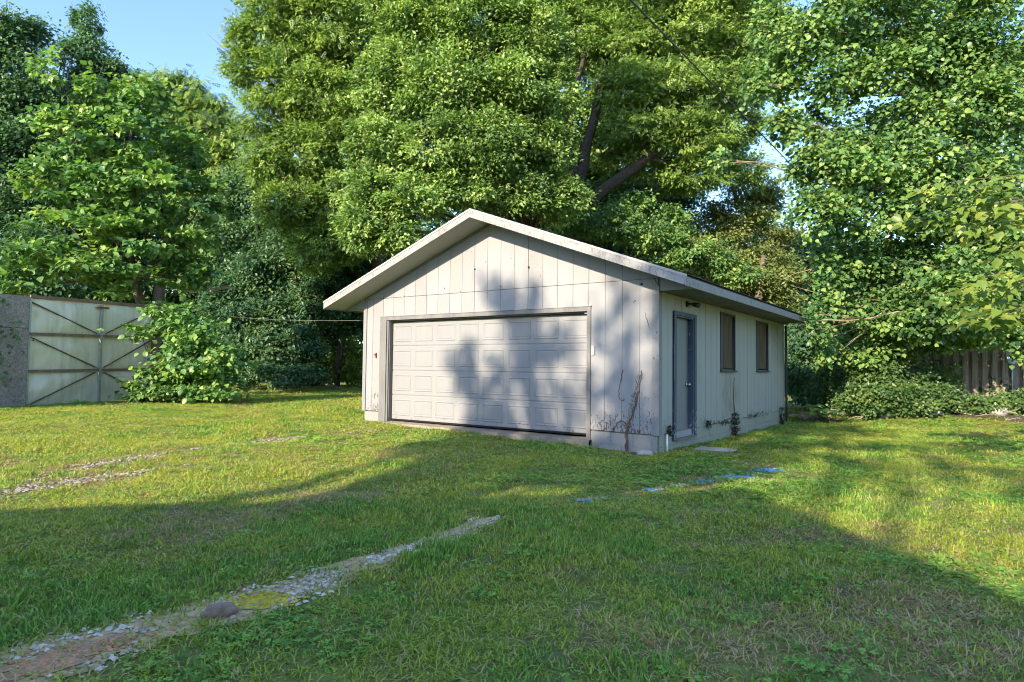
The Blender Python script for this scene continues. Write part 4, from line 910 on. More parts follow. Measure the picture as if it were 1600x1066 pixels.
# catalpa sapling: the nearest big leaves as separate parts
rng = np.random.default_rng(71)
P, O, K = crown_points(LOBES['bush'], 20, rng, .40, 10, .35)
ok = P[:, 2] > .05; P = P[ok][:170]; O = O[ok][:170]
P = P + O*np.array([.15, .25, .08])
ax = O*np.array([1, 1, .3]) + rng.normal(size=P.shape)*.5; ax[:, 2] -= .2
place_leaves(bush, P, ax, np.array([0, -.5, 1.2]) + rng.normal(size=P.shape)*.3, .18*rng.uniform(.7, 1.2, len(P)), 'leaf6', M['leaf_catalpa'], .8, rng)

# broad-leaved weed at the rear corner of the garage
wd = empty('weed_plant', (.75, 9.4, gz1(.75, 9.4)), 'low broad-leaved green weed at the rear corner of the garage', 'plant')
rng = np.random.default_rng(81); PP, AA, NN, SS = [], [], [], []
for i in range(9):
    t = i*.7; rr = rng.uniform(.15, .5); e = Vector((.75+math.cos(t)*rr, 9.4+math.sin(t)*rr, gz1(.75, 9.4)+rng.uniform(.25, .5)))
    MB().tube([(.75, 9.4, gz1(.75, 9.4)-.03), (.75+math.cos(t)*rr*.4, 9.4+math.sin(t)*rr*.4, gz1(.75, 9.4)+.25), e], [.01, .008, .004], 5).build('stem', M['leaf_heart'], wd)
    for k in range(5):
        a = rng.normal(size=3); a[2] = -.25; PP.append(tuple(e+Vector(a)*.05)); AA.append(tuple(a)); NN.append((rng.normal()*.25, -.3+rng.normal()*.25, 1)); SS.append(rng.uniform(.14, .24))
place_leaves(wd, PP, AA, NN, SS, 'leaf6', M['leaf_catalpa'], .75, rng)

# dead dark ivy on the side wall
def wall_ivy(y, z0, z1, n, sy, label, seed):
    t = empty('dead_ivy', (.02, y, z0), label, 'ivy'); rng = np.random.default_rng(seed)
    P = np.stack([np.abs(rng.normal(size=n))*.035+.005, y+rng.normal(size=n)*sy, z0+(z1-z0)*rng.uniform(0, 1, n)**1.2], 1)
    ax = np.stack([np.abs(rng.normal(size=n))*.6, rng.normal(size=n), rng.normal(size=n)-.4], 1); nr = np.stack([np.ones(n), rng.normal(size=n)*.5, rng.normal(size=n)*.5], 1)
    V, T, k = leaves_np(P, ax, nr, rng.uniform(.03, .07, n), .7, 'kite'); np_mesh('dry_leaf', V, T, M['ivy_dead'], t, np.repeat(rng.uniform(0, 1, n), k))['kind'] = 'stuff'
    for j in range(4):
        stem([(.02, y+rng.normal()*sy*.5, z0), (.015, y+rng.normal()*sy*.6, (z0+z1)/2), (.01, y+rng.normal()*sy, z1)], .006, .003, t, seed=seed+j)
    return t
M['ivy_dead'] = leaf_mat('ivy_dead', (0.015, 0.018, 0.014), (0.035, 0.038, 0.026), (0.07, 0.075, 0.04), trans=.1)
wi = wall_ivy(3.95, -.42, .14, 420, .11, 'dark clump of ivy on the side foundation below the boarded windows', 91)
stem([(.012, 3.97, .1), (.010, 3.93, .5), (.008, 3.98, .88)], .010, .004, wi, seed=95)
wall_ivy(8.0, -.38, .10, 160, .14, 'dark ivy scraps on the side foundation near the rear corner', 92)
wall_ivy(2.3, -.03, .09, 34, .10, 'tuft of dry ivy along the siding edge right of the side door', 93)
wall_ivy(3.3, -.03, .05, 40, .3, 'thin dry ivy along the siding edge just before the dark clump', 94)
wall_ivy(.42, -.02, .12, 60, .06, 'small dry weed tuft on the siding edge left of the side door', 96)
wall_ivy(5.6, -.03, .05, 30, .4, 'sparse dry ivy along the siding edge under the far window', 97)

# ------------------------------------------------------------------ gate and wall at the left
GA, GBp = Vector((-15.55, -3.22, -.12)), Vector((-16.35, .22, -.06))
GH = 2.82
M['rail_brown'] = plain('rail_brown', (0.22, 0.15, 0.085), .8, var=.35)
gate = empty('metal_gate', (GA.x, GA.y, -.1), 'old galvanised sheet-metal barn door with rusty rails and diagonal braces', 'gate')
gd_ = (GBp-GA).normalized(); gn = Vector((-gd_.y, gd_.x, 0)).normalized()
if gn.x < 0: gn = -gn
GW = (GBp-GA).length
def gp(u, h, o=0.0): return GA + gd_*u + Vector((0, 0, h)) + gn*o
rows = [0.0, .90, 1.85, GH]
mid = GW*.535
for r in range(3):
    for c, (u0, u1) in enumerate(((0.02, mid-.012), (mid+.012, GW-.02))):
        n1, n2 = 10, 8; v = []; f = []; rg = random.Random(r*7+c)
        for i in range(n1+1):
            for j in range(n2+1):
                a, b = i/n1, j/n2
                bul = math.sin(a*math.pi)*math.sin(b*math.pi)*.05*rg.uniform(.8, 1.2) + .02*math.sin(a*7+r*2+c)*math.sin(b*5+c*3)
                v.append(gp(u0+(u1-u0)*a, rows[r]+.012+(rows[r+1]-rows[r]-.024)*b, bul))
        for i in range(n1):
            for j in range(n2):
                k = i*(n2+1)+j; f.append((k, k+n2+1, k+n2+2, k+1))
        obj('sheet_panel', v, f, M['sheet'], gate, True)
for h, w in ((rows[1], .07), (rows[2], .07), (GH-.02, .085)):
    MB().bar(gp(0, h, .055), gp(GW, h, .055), .05, w).build('rail', M['rail_brown'], gate)
M['brace'] = plain('brace_steel', (0.12, 0.085, 0.05), 0.7, var=.35)
M['galv'] = plain('galvanised_post', (0.42, 0.42, 0.38), 0.5, 0.5, var=.2)
MB().bar(gp(mid, 0, .06), gp(mid, GH-.1, .06), .06, .05, gn).build('post', M['galv'], gate)
MB().bar(gp(.01, 0, .05), gp(.01, GH-.05, .05), .05, .04, gn).build('post', M['galv'], gate)
MB().bar(gp(GW, 0, .05), gp(GW, GH-.05, .05), .06, .05, gn).build('post', M['rust'], gate)
for a, b in (((0.03, GH-.16), (mid-.12, rows[2]+.07)), ((mid+.12, rows[2]+.07), (GW-.03, GH-.14)), ((.03, rows[2]-.08), (mid-.1, rows[1]+.07)), ((mid+.1, rows[1]+.07), (GW-.03, rows[2]-.06)), ((.05, .04), (mid-.12, rows[1]-.06)), ((mid+.12, rows[1]-.06), (GW-.05, .06))):
    MB().bar(gp(*a, .062), gp(*b, .062), .025, .035, gn).build('brace', M['brace'], gate)
for h in (rows[1]-.05, rows[1]+.06, rows[2]-.06, rows[2]+.05):
    MB().bar(gp(mid-.14, h, .075), gp(mid+.14, h, .075), .03, .04, gn).build('hinge_plate', M['galv'], gate)
MB().bar(gp(mid-.17, GH-.17, .08), gp(mid+.17, GH-.17, .08), .04, .09, gn).build('roller_bracket', M['rust'], gate)
nt = MB().bar(gp(GW-.22, 1.28, .05), gp(GW-.06, 1.28, .05), .006, .34, (0, 0, 1)).build('notice', M['pvc'], gate)
M['print'] = plain('grey_print', (0.28, 0.29, 0.28), .6)
for h in (1.20, 1.36):
    MB().bar(gp(GW-.19, h, .056), gp(GW-.09, h, .056), .004, .09, (0, 0, 1)).build('print_block', M['print'], nt)
cw = empty('concrete_wall', (GA.x+.1, GA.y-2, -.1), 'rough grey concrete wall at the left edge beside the metal gate', 'wall')
def cwall(u0, u1, z0, z1, o0, o1, name, mat, jit=0):
    P4 = [gp(u0, z0, o0), gp(u1, z0, o0), gp(u1, z0, o1), gp(u0, z0, o1)]
    m = MB().prism([tuple(p) for p in P4], (0, 0, z1-z0)); return m.build(name, mat, cw)
cwall(-5.0, -.03, -.3, 1.98, -.25, .085, 'lower_slab', M['old_concrete'])
cwall(-5.0, -.03, 1.995, 2.80, -.25, .08, 'upper_slab', M['old_concrete'])
cv = tree  # climbing twigs on the wall
ivw = empty('wall_creeper', (-15.3, -4.2, 0), 'thin green creeper hanging on the concrete wall at the left edge', 'plant')
rng = np.random.default_rng(101)
for j, (u, z) in enumerate([(-1.0, 2.5), (-.55, 1.9), (-.8, 1.3), (-.9, .7)]):
    n = 26; P = np.array([tuple(gp(u+rng.normal()*.22, z+rng.normal()*.13, .12+abs(rng.normal())*.06)) for _ in range(n)])
    V, T, k = leaves_np(P, rng.normal(size=(n, 3))-np.array([0, 0, .5]), np.array([1, -.2, .6])+rng.normal(size=(n, 3))*.4, rng.uniform(.08, .14, n), .7, 'leaf6')
    np_mesh('spray', V, T, M['leaf_dark'], ivw, np.repeat(rng.uniform(.3, 1, n), k))['kind'] = 'stuff'

# ------------------------------------------------------------------ wooden fence at the right
fc = empty('wooden_fence', (4.2, 13.4, gz1(4.2, 13.4)), 'weathered board fence half hidden by ivy at the right edge', 'fence')
rg = random.Random(5)
FA, FB = Vector((1.6, 12.95, 0)), Vector((8.2, 14.2, 0)); fd = (FB-FA).normalized(); fn = Vector((fd.y, -fd.x, 0)); FLn = (FB-FA).length
u = 0; i = 0
while u < FLn:
    w = .145; c = FA + fd*u; z = gz1(c.x, c.y); tz = z+1.82+rg.uniform(-.05, .03); off = .035 if i % 2 else -.075; tl = rg.uniform(-.012, .012)
    p = [c + fn*off, c + fd*w + fn*off]
    MB().prism([(p[0].x, p[0].y, z-.05), (p[1].x, p[1].y, z-.05), (p[1].x+tl, p[1].y, tz-.05), (p[1].x-fd.x*.03+tl, p[1].y, tz), (p[0].x+fd.x*.03+tl, p[0].y, tz), (p[0].x+tl, p[0].y, tz-.05)], tuple(-fn*.018)).build('picket', M['fence'], fc)
    u += .118; i += 1
for h in (.35, .95, 1.5):
    a, b = FA + Vector((0, 0, gz1(FA.x, FA.y)+h)) , FB + Vector((0, 0, gz1(FB.x, FB.y)+h))
    MB().bar(a - fn*.04, b - fn*.04, .04, .09).build('rail', M['fence'], fc)
# pale plastic scoop hung on the fence
M['pale_blue'] = plain('pale_blue_plastic', (0.50, 0.58, 0.66), .5, var=.08)
c = FA + fd*3.4 + fn*.09
sc_ = empty('plastic_scoop', tuple(c + Vector((0, 0, 1.3))), 'pale blue plastic scoop on a pole leaning on the fence', 'scoop')
v = []; f = []
for i in range(7):
    for j in range(5):
        a, b = (i-3)/3, j/4; ww = .13*(1-.45*b*b)
        v.append(tuple(c + fd*(a*ww) + fn*(.05*(1-a*a)) + Vector((0, 0, 1.62-.33*b))))
for i in range(6):
    for j in range(4): k = i*5+j; f.append((k, k+5, k+6, k+1))
obj('scoop_blade', v, f, M['pale_blue'], sc_, True)
MB().tube([tuple(c+Vector((0, 0, 1.35))), tuple(c + Vector((0, 0, .45)))], .014, 8).build('pole', M['pale_blue'], sc_, True)

# ------------------------------------------------------------------ wires
def wire(name, a, b, sag, r, mat, label):
    a, b = Vector(a), Vector(b); pts = [a.lerp(b, t) - Vector((0, 0, sag*4*t*(1-t))) for t in np.linspace(0, 1, 24)]
    return tag(MB().tube(pts, r, 6).build(name, M[mat], None, True), label, 'wire')
wire('overhead_wire', (1.413, -4.681, 4.411), (1.303, 7.582, 4.999), .0, .008, 'wire', 'thin dark overhead wire slanting through the trees at upper right')
wire('clothes_line', (X0-.03, .30, 2.02), (-19.5, 3.2, 2.95), .12, .0035, 'rope', 'pale cable strung from the garage corner towards the trees at left')

# ------------------------------------------------------------------ woods behind everything, an added ring behind the camera, brush piles
wood_lobes = LOBES['woods']
wood_lobes = wood_lobes + [(45*math.sin(a), -20-40*math.cos(a), 4.0, 6.5, 5.5, 1) for a in np.linspace(-1.9, 1.9, 24)]  # unseen ring behind the camera, added to block low sky light on the facade
wf_, _ = foliage('distant_woods', wood_lobes, 240, 'kite', .62, .7, M['leaf_dark'], None, 111, cpl=40, kind_tag='stuff', zmin=-.3)
tag(wf_, 'dark mass of distant woods behind the trees, plus an unseen ring added behind the viewer', 'woods')
def sticks(name, x, y, n, ln, label, seed, spread=.4, mat='twig'):
    t = empty(name, (x, y, gz1(x, y)), label, 'brush pile'); rg = random.Random(seed)
    for i in range(n):
        a = rg.uniform(0, 6.28); px, py = x+rg.gauss(0, spread), y+rg.gauss(0, spread*.6); l = ln*rg.uniform(.4, 1); z = gz1(px, py)+.02+rg.uniform(0, .12)
        MB().tube([(px, py, z), (px+math.cos(a)*l*.5, py+math.sin(a)*l*.5, z+rg.uniform(0, .1)), (px+math.cos(a)*l, py+math.sin(a)*l, z+rg.uniform(-.02, .2))], [.014, .011, .005], 5).build('stick', M[mat], t)
    return t
sticks('brush_pile', -20.6, 6.9, 22, 1.0, 'heap of pale dead sticks at the shaded edge of the left lawn', 121)
sticks('brush_pile', .55, 9.75, 30, .55, 'scatter of twigs and bark at the rear garage corner', 122, .35)
sticks('brush_pile', 4.0, 12.2, 16, .9, 'loose dead sticks in the ivy below the fence', 123, .8)
sticks('brush_pile', -17.6, 2.6, 26, 1.3, 'tangle of bare grey twigs hanging right of the catalpa trunk', 124, .5)
for o in list(bpy.data.objects):
    if o.name.startswith('brush_pile') and abs(o.location.x+17.6) < .01: o.location.z += 3.6
M['mulch'] = plain('bark_mulch', (0.085, 0.06, 0.045), .95, var=.5, scale=30, bump=.8)
def mound(name, cx, cy, rx, ry, h, label, mat, seed):
    v = [(cx, cy, gz1(cx, cy)+h)]; f = []; n = 22; rr = 6; rg = random.Random(seed)
    rim = [rg.uniform(.8, 1.15) for _ in range(n)]
    for r in range(1, rr+1):
        for i in range(n):
            t = 2*math.pi*i/n; k = r/rr*rim[i]; x, y = cx+math.cos(t)*rx*k, cy+math.sin(t)*ry*k
            v.append((x, y, gz1(x, y) + h*(math.cos(min(1, r/rr)*math.pi)*.5+.5)*rg.uniform(.8, 1.2) + (-.02 if r == rr else .003)))
    for i in range(n): f.append((0, 1+i, 1+(i+1) % n))
    for r in range(rr-1):
        for i in range(n): a, b = 1+r*n+i, 1+r*n+(i+1) % n; f.append((a, a+n, b+n, b))
    o = obj(name, v, f, M[mat], None, True); tag(o, kind='structure'); return o
mound('soil_bed', .6, 9.9, .8, .7, .09, '', 'mulch', 131)
mound('soil_bed', 4.8, 11.9, 1.6, .7, .06, '', 'mulch', 132)

# ------------------------------------------------------------------ gravel, dirt and spray paint
def strip_points(line, half, n, rng, fill=None):
    line = np.array(line); seg = np.linalg.norm(np.diff(line, axis=0), axis=1); cum = np.concatenate([[0], np.cumsum(seg)])
    s = rng.uniform(0, cum[-1], n); k = np.clip(np.searchsorted(cum, s)-1, 0, len(seg)-1); t = (s-cum[k])/seg[k]
    p = line[k, :2]*(1-t)[:, None] + line[k+1, :2]*t[:, None]; hw = (line[k, 2]*(1-t)+line[k+1, 2]*t)
    d = line[k+1, :2]-line[k, :2]; d /= np.linalg.norm(d, axis=1, keepdims=True); nrm = np.stack([-d[:, 1], d[:, 0]], 1)
    return p + nrm*(np.clip(rng.normal(size=n)*.5, -1.15, 1.15)*hw)[:, None]
STONE_V = np.array([(1,0,0),(-1,0,0),(0,1,0),(0,-1,0),(0,0,1),(0,0,-1),(.6,.6,.5),(-.6,.55,.45)], float)
STONE_T = np.array([(0,6,4),(6,2,4),(2,7,4),(7,1,4),(1,3,4),(3,0,4),(2,6,0),(1,7,2),(0,2,5),(2,1,5),(1,3,5),(3,0,5)], int)
def pebbles(name, XY, size, mat, rng, parent=None):
    n = len(XY); s = size*rng.uniform(.35, 1.0, n)**1.5*1.9
    yaw = rng.uniform(0, 6.28, n); c, sn = np.cos(yaw), np.sin(yaw)
    sc3 = np.stack([s, s*rng.uniform(.6, 1, n), s*rng.uniform(.35, .7, n)], 1)
    v = STONE_V[None]*sc3[:, None, :]*(1+rng.normal(size=(n, 8, 1))*.15)
    V = np.stack([v[..., 0]*c[:, None]-v[..., 1]*sn[:, None]+XY[:, 0:1], v[..., 0]*sn[:, None]+v[..., 1]*c[:, None]+XY[:, 1:2], v[..., 2]+(gz(XY[:, 0], XY[:, 1])+.006)[:, None]], -1).reshape(-1, 3)
    T = (STONE_T[None]+(np.arange(n)*8)[:, None, None]).reshape(-1, 3)
    o = np_mesh(name, V, T, M[mat], parent, np.repeat(rng.uniform(0, 1, n), 8)); return o
def dirt_strip(name, line, mat, seed, wide=1.1, lift=.004):
    rg = random.Random(seed); v = []; f = []; line = np.array(line); n = 40
    seg = np.linalg.norm(np.diff(line[:, :2], axis=0), axis=1); cum = np.concatenate([[0], np.cumsum(seg)])
    for i in range(n+1):
        s = cum[-1]*i/n; k = min(max(int(np.searchsorted(cum, s))-1, 0), len(seg)-1); t = (s-cum[k])/seg[k]
        p = line[k]*(1-t)+line[k+1]*t; d = line[k+1, :2]-line[k, :2]; d = d/np.linalg.norm(d)
        hw = p[2]*wide*rg.uniform(.7, 1.2)*(1 if 0 < i < n else .2)
        for sgn, q in ((-1, 1), (0, 0), (1, 1)):
            x, y = p[0]-d[1]*hw*sgn, p[1]+d[0]*hw*sgn; v.append((x, y, gz1(x, y)+lift))
    for i in range(n):
        for j in range(2): k = i*3+j; f.append((k, k+1, k+4, k+3) if True else None)
    o = obj(name, v, f, M[mat], None); tag(o, kind='structure'); return o
def breakup(XY, i):
    f = np.sin(XY[:, 1]*(5.1 if i < 2 else 2.6)+i*2)+.6*np.sin(XY[:, 1]*11.3+XY[:, 0]*7)+.5*np.sin(XY[:, 0]*23)
    ok = f > (-.55, .1, -.15, .0)[i]
    for (px, py, rx_, ry_) in ((.60, -8.22, .14, .30), (.66, -7.28, .13, .16)): ok &= ((XY[:, 0]-px)/rx_)**2+((XY[:, 1]-py)/ry_)**2 > 1
    return XY[ok]
rng = np.random.default_rng(141)
NEAR = [(.60, -9.6, .32), (.55, -8.5, .30), (.56, -8.0, .25), (.62, -7.5, .22), (.62, -7.2, .20), (.60, -6.6, .17), (.60, -5.9, .09), (.55, -5.15, .17), (.56, -4.9, .06)]
NEAR2 = [(.78, -3.9, .06), (1.1, -2.75, .08), (1.30, -1.8, .13), (1.55, -1.0, .10), (1.72, -.5, .10), (1.9, -.2, .03)]
FAR = [(-3.2, -9.0, .30), (-4.0, -7.1, .32), (-4.2, -6.6, .25), (-4.7, -5.3, .16), (-5.0, -4.2, .12), (-5.1, -3.5, .20), (-5.12, -2.6, .16), (-5.05, -1.9, .14), (-4.95, -1.2, .05)]
FAR2 = [(-3.3, -7.6, .2), (-3.7, -6.7, .22), (-3.8, -5.9, .16), (-3.7, -5.2, .05)]
for i, (ln, nst) in enumerate(((NEAR, 3800), (NEAR2, 800), (FAR, 2600), (FAR2, 900))):
    if i == 0: dirt_strip('gravel_track', ln, 'dirt', 150+i, 1.0 if i == 0 else .35)
    o = pebbles('gravel', breakup(strip_points(ln, 1, nst, rng), i), .0125 if i < 2 else .015, 'gravel' if i < 2 else 'gravel_dull', rng); tag(o, kind='stuff')
def patch(name, cx, cy, rx, ry, rot, mat, label, n, seed):
    rng = np.random.default_rng(seed); t = empty(name, (cx, cy, gz1(cx, cy)), label, 'paint')
    rg = random.Random(seed); v = [(cx, cy, gz1(cx, cy)+.010)]; m = 30
    rim = [rg.uniform(.45, 1.15) for _ in range(m)]
    for i in range(m):
        a = 2*math.pi*i/m; x, y = math.cos(a)*rx*rim[i], math.sin(a)*ry*rim[i]
        X, Y = cx+x*math.cos(rot)-y*math.sin(rot), cy+x*math.sin(rot)+y*math.cos(rot); v.append((X, Y, gz1(X, Y)+.008))
    obj('paint_film', v, [(0, 1+i, 1+(i+1) % m) for i in range(m)], M[mat+'_flat'], t)
    p = np.clip(rng.normal(size=(n, 2))*.55, -1.2, 1.2)*np.array([rx, ry]); c, s = math.cos(rot), math.sin(rot)
    XY = np.stack([cx+p[:, 0]*c-p[:, 1]*s, cy+p[:, 0]*s+p[:, 1]*c], 1)
    pebbles('painted_gravel', XY, .012, mat, rng, t)['kind'] = 'stuff'
def flat(name, c, k2):
    k = NT(name); f = k.noise(k.pos(), 34, 5, .7); k.color(k.mix(k.ramp(f, [(0.47, 0.0), (0.56, 1.0)]), k2, c)).rough(.9, .15); k.bump(f, .7, .01); return k.m
M['gravel_orange_flat'] = flat('orange_flat', (0.66, 0.31, 0.17), (0.34, 0.25, 0.14))
M['gravel_yellow_flat'] = flat('yellow_flat', (0.62, 0.45, 0.03), (0.36, 0.30, 0.12))
M['gravel_blue_flat'] = flat('blue_flat', (0.05, 0.28, 0.60), (0.22, 0.34, 0.38))
patch('spray_paint', .60, -8.22, .36, .13, 1.45, 'gravel_orange', 'orange paint sprayed on the gravel at the lower left corner', 240, 161)
patch('spray_paint', .66, -7.28, .19, .13, .9, 'gravel_yellow', 'yellow paint sprayed on the gravel beside the brown rock', 200, 162)
patch('spray_paint', .82, -3.86, .08, .06, .9, 'gravel_blue', 'faded blue-green paint spot in the grass nearest the gravel end', 60, 163)
patch('spray_paint', 1.07, -2.78, .07, .08, .9, 'gravel_blue', 'small blue paint spot, second along the gravel towards the garage', 50, 164)
patch('spray_paint', 1.33, -1.9, .17, .13, .9, 'gravel_blue', 'blue paint on the widest pale gravel patch near the step', 80, 165)
patch('spray_paint', 1.52, -1.32, .26, .15, .9, 'gravel_blue', 'bright blue paint patch right of the pale gravel', 120, 166)
patch('spray_paint', 1.76, -.55, .24, .13, .9, 'gravel_blue', 'bright blue paint patch farthest right in the grass', 110, 167)

# ------------------------------------------------------------------ lawn: instanced tufts
def tuft(name, nb, rad, h, w, mat, seed, lean=.5):
    rng = np.random.default_rng(seed); V = []; T = []; C = []
    for i in range(nb):
        a = rng.uniform(0, 6.28); r = rad*math.sqrt(rng.uniform()); p = np.array([math.cos(a)*r, math.sin(a)*r, -.01])
        d = rng.uniform(0, 6.28); dv = np.array([math.cos(d), math.sin(d), 0]); sd = np.array([-dv[1], dv[0], 0])*w*rng.uniform(.5, 1.35)
        hh = h*rng.uniform(.35, 1.3); le = lean*rng.uniform(.2, 1.5)
        m = p + np.array([0, 0, hh*.6]) + dv*hh*le*.35; e = p + np.array([0, 0, hh*(1-.25*le)]) + dv*hh*le
        k = len(V); V += [p-sd/2, p+sd/2, m+sd*.4, m-sd*.4, e]; T += [(k, k+1, k+2), (k, k+2, k+3), (k+3, k+2, k+4)]; C += [rng.uniform()]*5
    return tuft_obj(name, V, T, C, mat)
def tuft_obj(name, V, T, C, mat):
    me = bpy.data.meshes.new(name); me.from_pydata([tuple(v) for v in V], [], T); me.materials.append(mat)
    a = me.attributes.new('tint', 'FLOAT', 'POINT'); a.data.foreach_set('value', np.array(C, np.float32))
    return bpy.data.objects.new(name, me)
def clover_tuft(name, n, rad, h, mat, seed):
    rng = np.random.default_rng(seed); V = []; T = []; C = []
    for i in range(n):
        a = rng.uniform(0, 6.28); r = rad*math.sqrt(rng.uniform()); c = np.array([math.cos(a)*r, math.sin(a)*r, h*rng.uniform(.4, 1.2)]); y0 = rng.uniform(0, 6.28); s = rng.uniform(.009, .020); tilt = rng.normal(size=2)*.35; tn = rng.uniform(0, .88)
        for q in range(3):
            b = y0+q*2.094; d = np.array([math.cos(b), math.sin(b), 0]); e = np.array([-d[1], d[0], 0]); k = len(V)
            pts = [c, c+d*s*.7+e*s*.55, c+d*s*1.2, c+d*s*.7-e*s*.55]
            V += [p+np.array([0, 0, (p[0]-c[0])*tilt[0]+(p[1]-c[1])*tilt[1]]) for p in pts]; T += [(k, k+2, k+1), (k, k+3, k+2)]; C += [tn]*4
    return tuft_obj(name, V, T, C, mat)
TUFTS = [tuft('t0', 34, .11, .056, .0082, M['grass_a'], 1, .9), tuft('t1', 34, .11, .064, .0076, M['grass_a'], 2, 1.1), tuft('t2', 32, .10, .078, .0090, M['grass_b'], 3, .8),
         tuft('t3', 36, .12, .042, .0060, M['grass_dry'], 4, 1.7), clover_tuft('t4', 24, .11, .042, M['clover'], 5), tuft('t5', 34, .12, .046, .0084, M['grass_a'], 6, 1.3), tuft('t6', 16, .13, .11, .0085, M['grass_b'], 8, .9)]

def vnoise(x, y, s, seed):
    r = np.random.default_rng(seed); g = r.uniform(0, 1, (64, 64)); X, Y = x*s+100, y*s+100
    i, j = np.floor(X).astype(int), np.floor(Y).astype(int); fx, fy = X-i, Y-j; fx = fx*fx*(3-2*fx); fy = fy*fy*(3-2*fy)
    q = lambda a, b: g[a % 64, b % 64]
    return (q(i, j)*(1-fx)+q(i+1, j)*fx)*(1-fy) + (q(i, j+1)*(1-fx)+q(i+1, j+1)*fx)*fy
def seg_dist(x, y, line):
    best = np.full(len(x), 9.0)
    for (ax, ay, aw), (bx, by, bw) in zip(line, line[1:]):
        dx, dy = bx-ax, by-ay; t = np.clip(((x-ax)*dx+(y-ay)*dy)/(dx*dx+dy*dy), 0, 1)
        d = np.hypot(x-ax-dx*t, y-ay-dy*t)/(aw+(bw-aw)*t); best = np.minimum(best, d)
    return best
def lawn():
    rng = np.random.default_rng(200)
    C = np.array(CAM[0][:2]); F = np.array([-CAM[3][0], -CAM[3][1]]); F /= np.linalg.norm(F); Rt = np.array([F[1], -F[0]])
    X = []; Y = []; S = []
    for d0, d1, dens, sc in ((1.4, 6.0, 270, .85), (6.0, 10.0, 170, 1.0), (10.0, 16.0, 90, 1.3), (16.0, 24.0, 42, 1.8), (24.0, 36.0, 14, 2.6)):
        hw = .88; area = (d1*d1-d0*d0)*hw; n = int(area*dens)
        d = np.sqrt(rng.uniform(d0*d0, d1*d1, n)); u = rng.uniform(-hw, hw, n)*d
        X.append(C[0]+F[0]*d+Rt[0]*u); Y.append(C[1]+F[1]*d+Rt[1]*u); S.append(np.full(n, sc))
    x, y, s = np.concatenate(X), np.concatenate(Y), np.concatenate(S)
    ok = ~((x > X0-.05) & (x < X1+.03) & (y > -.16) & (y < LY+.05)) & ~((x > .18) & (x < .82) & (y > .46) & (y < 1.44))
    ok &= ~((y > 11.9) & (x > -3)) & (x > -15.2+(-.23)*(np.clip(y, -6, .5)+3.2) - (y > .6)*40)
    x, y, s = x[ok], y[ok], s[ok]
    dn = np.minimum(np.minimum(seg_dist(x, y, NEAR), seg_dist(x, y, NEAR2)*.9), np.minimum(seg_dist(x, y, FAR), seg_dist(x, y, FAR2)))
    for (px, py, pr) in ((.60, -8.22, .22), (.66, -7.28, .15), (.82, -3.86, .09), (1.07, -2.78, .09), (1.33, -1.9, .24), (1.52, -1.32, .28), (1.76, -.55, .24), (1.25, .0, .10), (.7, -7.58, .07)):
        dn = np.minimum(dn, np.hypot(x-px, y-py)/pr*.75)
    bare = vnoise(x, y, 1.7, 1)*.6+vnoise(x, y, 5.0, 2)*.4
    ok = (rng.uniform(size=len(x)) < np.clip((dn-.22)*1.15, .17, 1)) & (rng.uniform(size=len(x)) < np.clip((bare-.16)*5, .45, 1))
    x, y, s, dn = x[ok], y[ok], s[ok], dn[ok]; n = len(x)
    dry = vnoise(x, y, .8, 3)*.5 + vnoise(x, y, 2.6, 4)*.5
    # thatch in the lower right foreground and along the drive
    dry += .34*np.exp(-(((x-3.4)/1.3)**2+((y+6.0)/1.5)**2)) + .16*np.exp(-(((x+1.4)/1.6)**2+((y+6.6)/1.0)**2)) + .16*np.exp(-((dn-1.2)/.5)**2)
    clo = vnoise(x, y, .9, 5)*.6+vnoise(x, y, 3.1, 6)*.4 + .25*np.exp(-(((x-3.0)/2.2)**2+((y+3.0)/2.5)**2)) + .15*(x > 0)*(y > -1.5)
    clo = clo - .14*(x < 1.3)*(y < -4.5)
    lush = vnoise(x, y, 1.1, 7)*.6 + vnoise(x, y, 3.7, 8)*.4 + .22*np.exp(-((seg_dist(x, y, NEAR)-2.6)/1.4)**2)
    r = rng.uniform(size=n); idx = rng.choice([0, 1, 5], n)
    idx = np.where(r < np.clip((lush-.55)*2.2, 0, .75), 2, idx)
    idx = np.where((r > .5) & (rng.uniform(size=n) < np.clip((lush-.68)*1.5, 0, .3)), 6, idx)
    idx = np.where(rng.uniform(size=n) < np.clip((clo-.60)*2.0, .02, .6), 4, idx)
    idx = np.where(rng.uniform(size=n) < np.clip((dry-.58)*2.2, .03, .8), 3, idx)
    hgt = .40 + .75*vnoise(x, y, 1.3, 9)*vnoise(x, y, 4.0, 10)**.5 + .25*(lush-.5)
    me = bpy.data.meshes.new('lawn_grass'); me.vertices.add(n)
    me.vertices.foreach_set('co', np.stack([x, y, gz(x, y)], 1).astype(np.float32).ravel())
    def at(nm, ty, key, arr):
        a = me.attributes.new(nm, ty, 'POINT'); a.data.foreach_set(key, np.ascontiguousarray(arr).ravel())
    at('idx', 'INT', 'value', idx.astype(np.int32))
    at('rot', 'FLOAT_VECTOR', 'vector', np.stack([rng.normal(size=n)*.10, rng.normal(size=n)*.10, rng.uniform(0, 6.28, n)], 1).astype(np.float32))
    k = s*rng.uniform(.8, 1.2, n)
    at('scl', 'FLOAT_VECTOR', 'vector', np.stack([k, k, s**.45*hgt*rng.uniform(.8, 1.2, n)], 1).astype(np.float32))
    o = link('lawn_grass', me); tag(o, 'short mown grass, clover and dry thatch of the yard', 'grass', kind='stuff')
    ng = bpy.data.node_groups.new('lawn', 'GeometryNodeTree')
    ng.interface.new_socket('Geometry', in_out='INPUT', socket_type='NodeSocketGeometry'); ng.interface.new_socket('Geometry', in_out='OUTPUT', socket_type='NodeSocketGeometry')
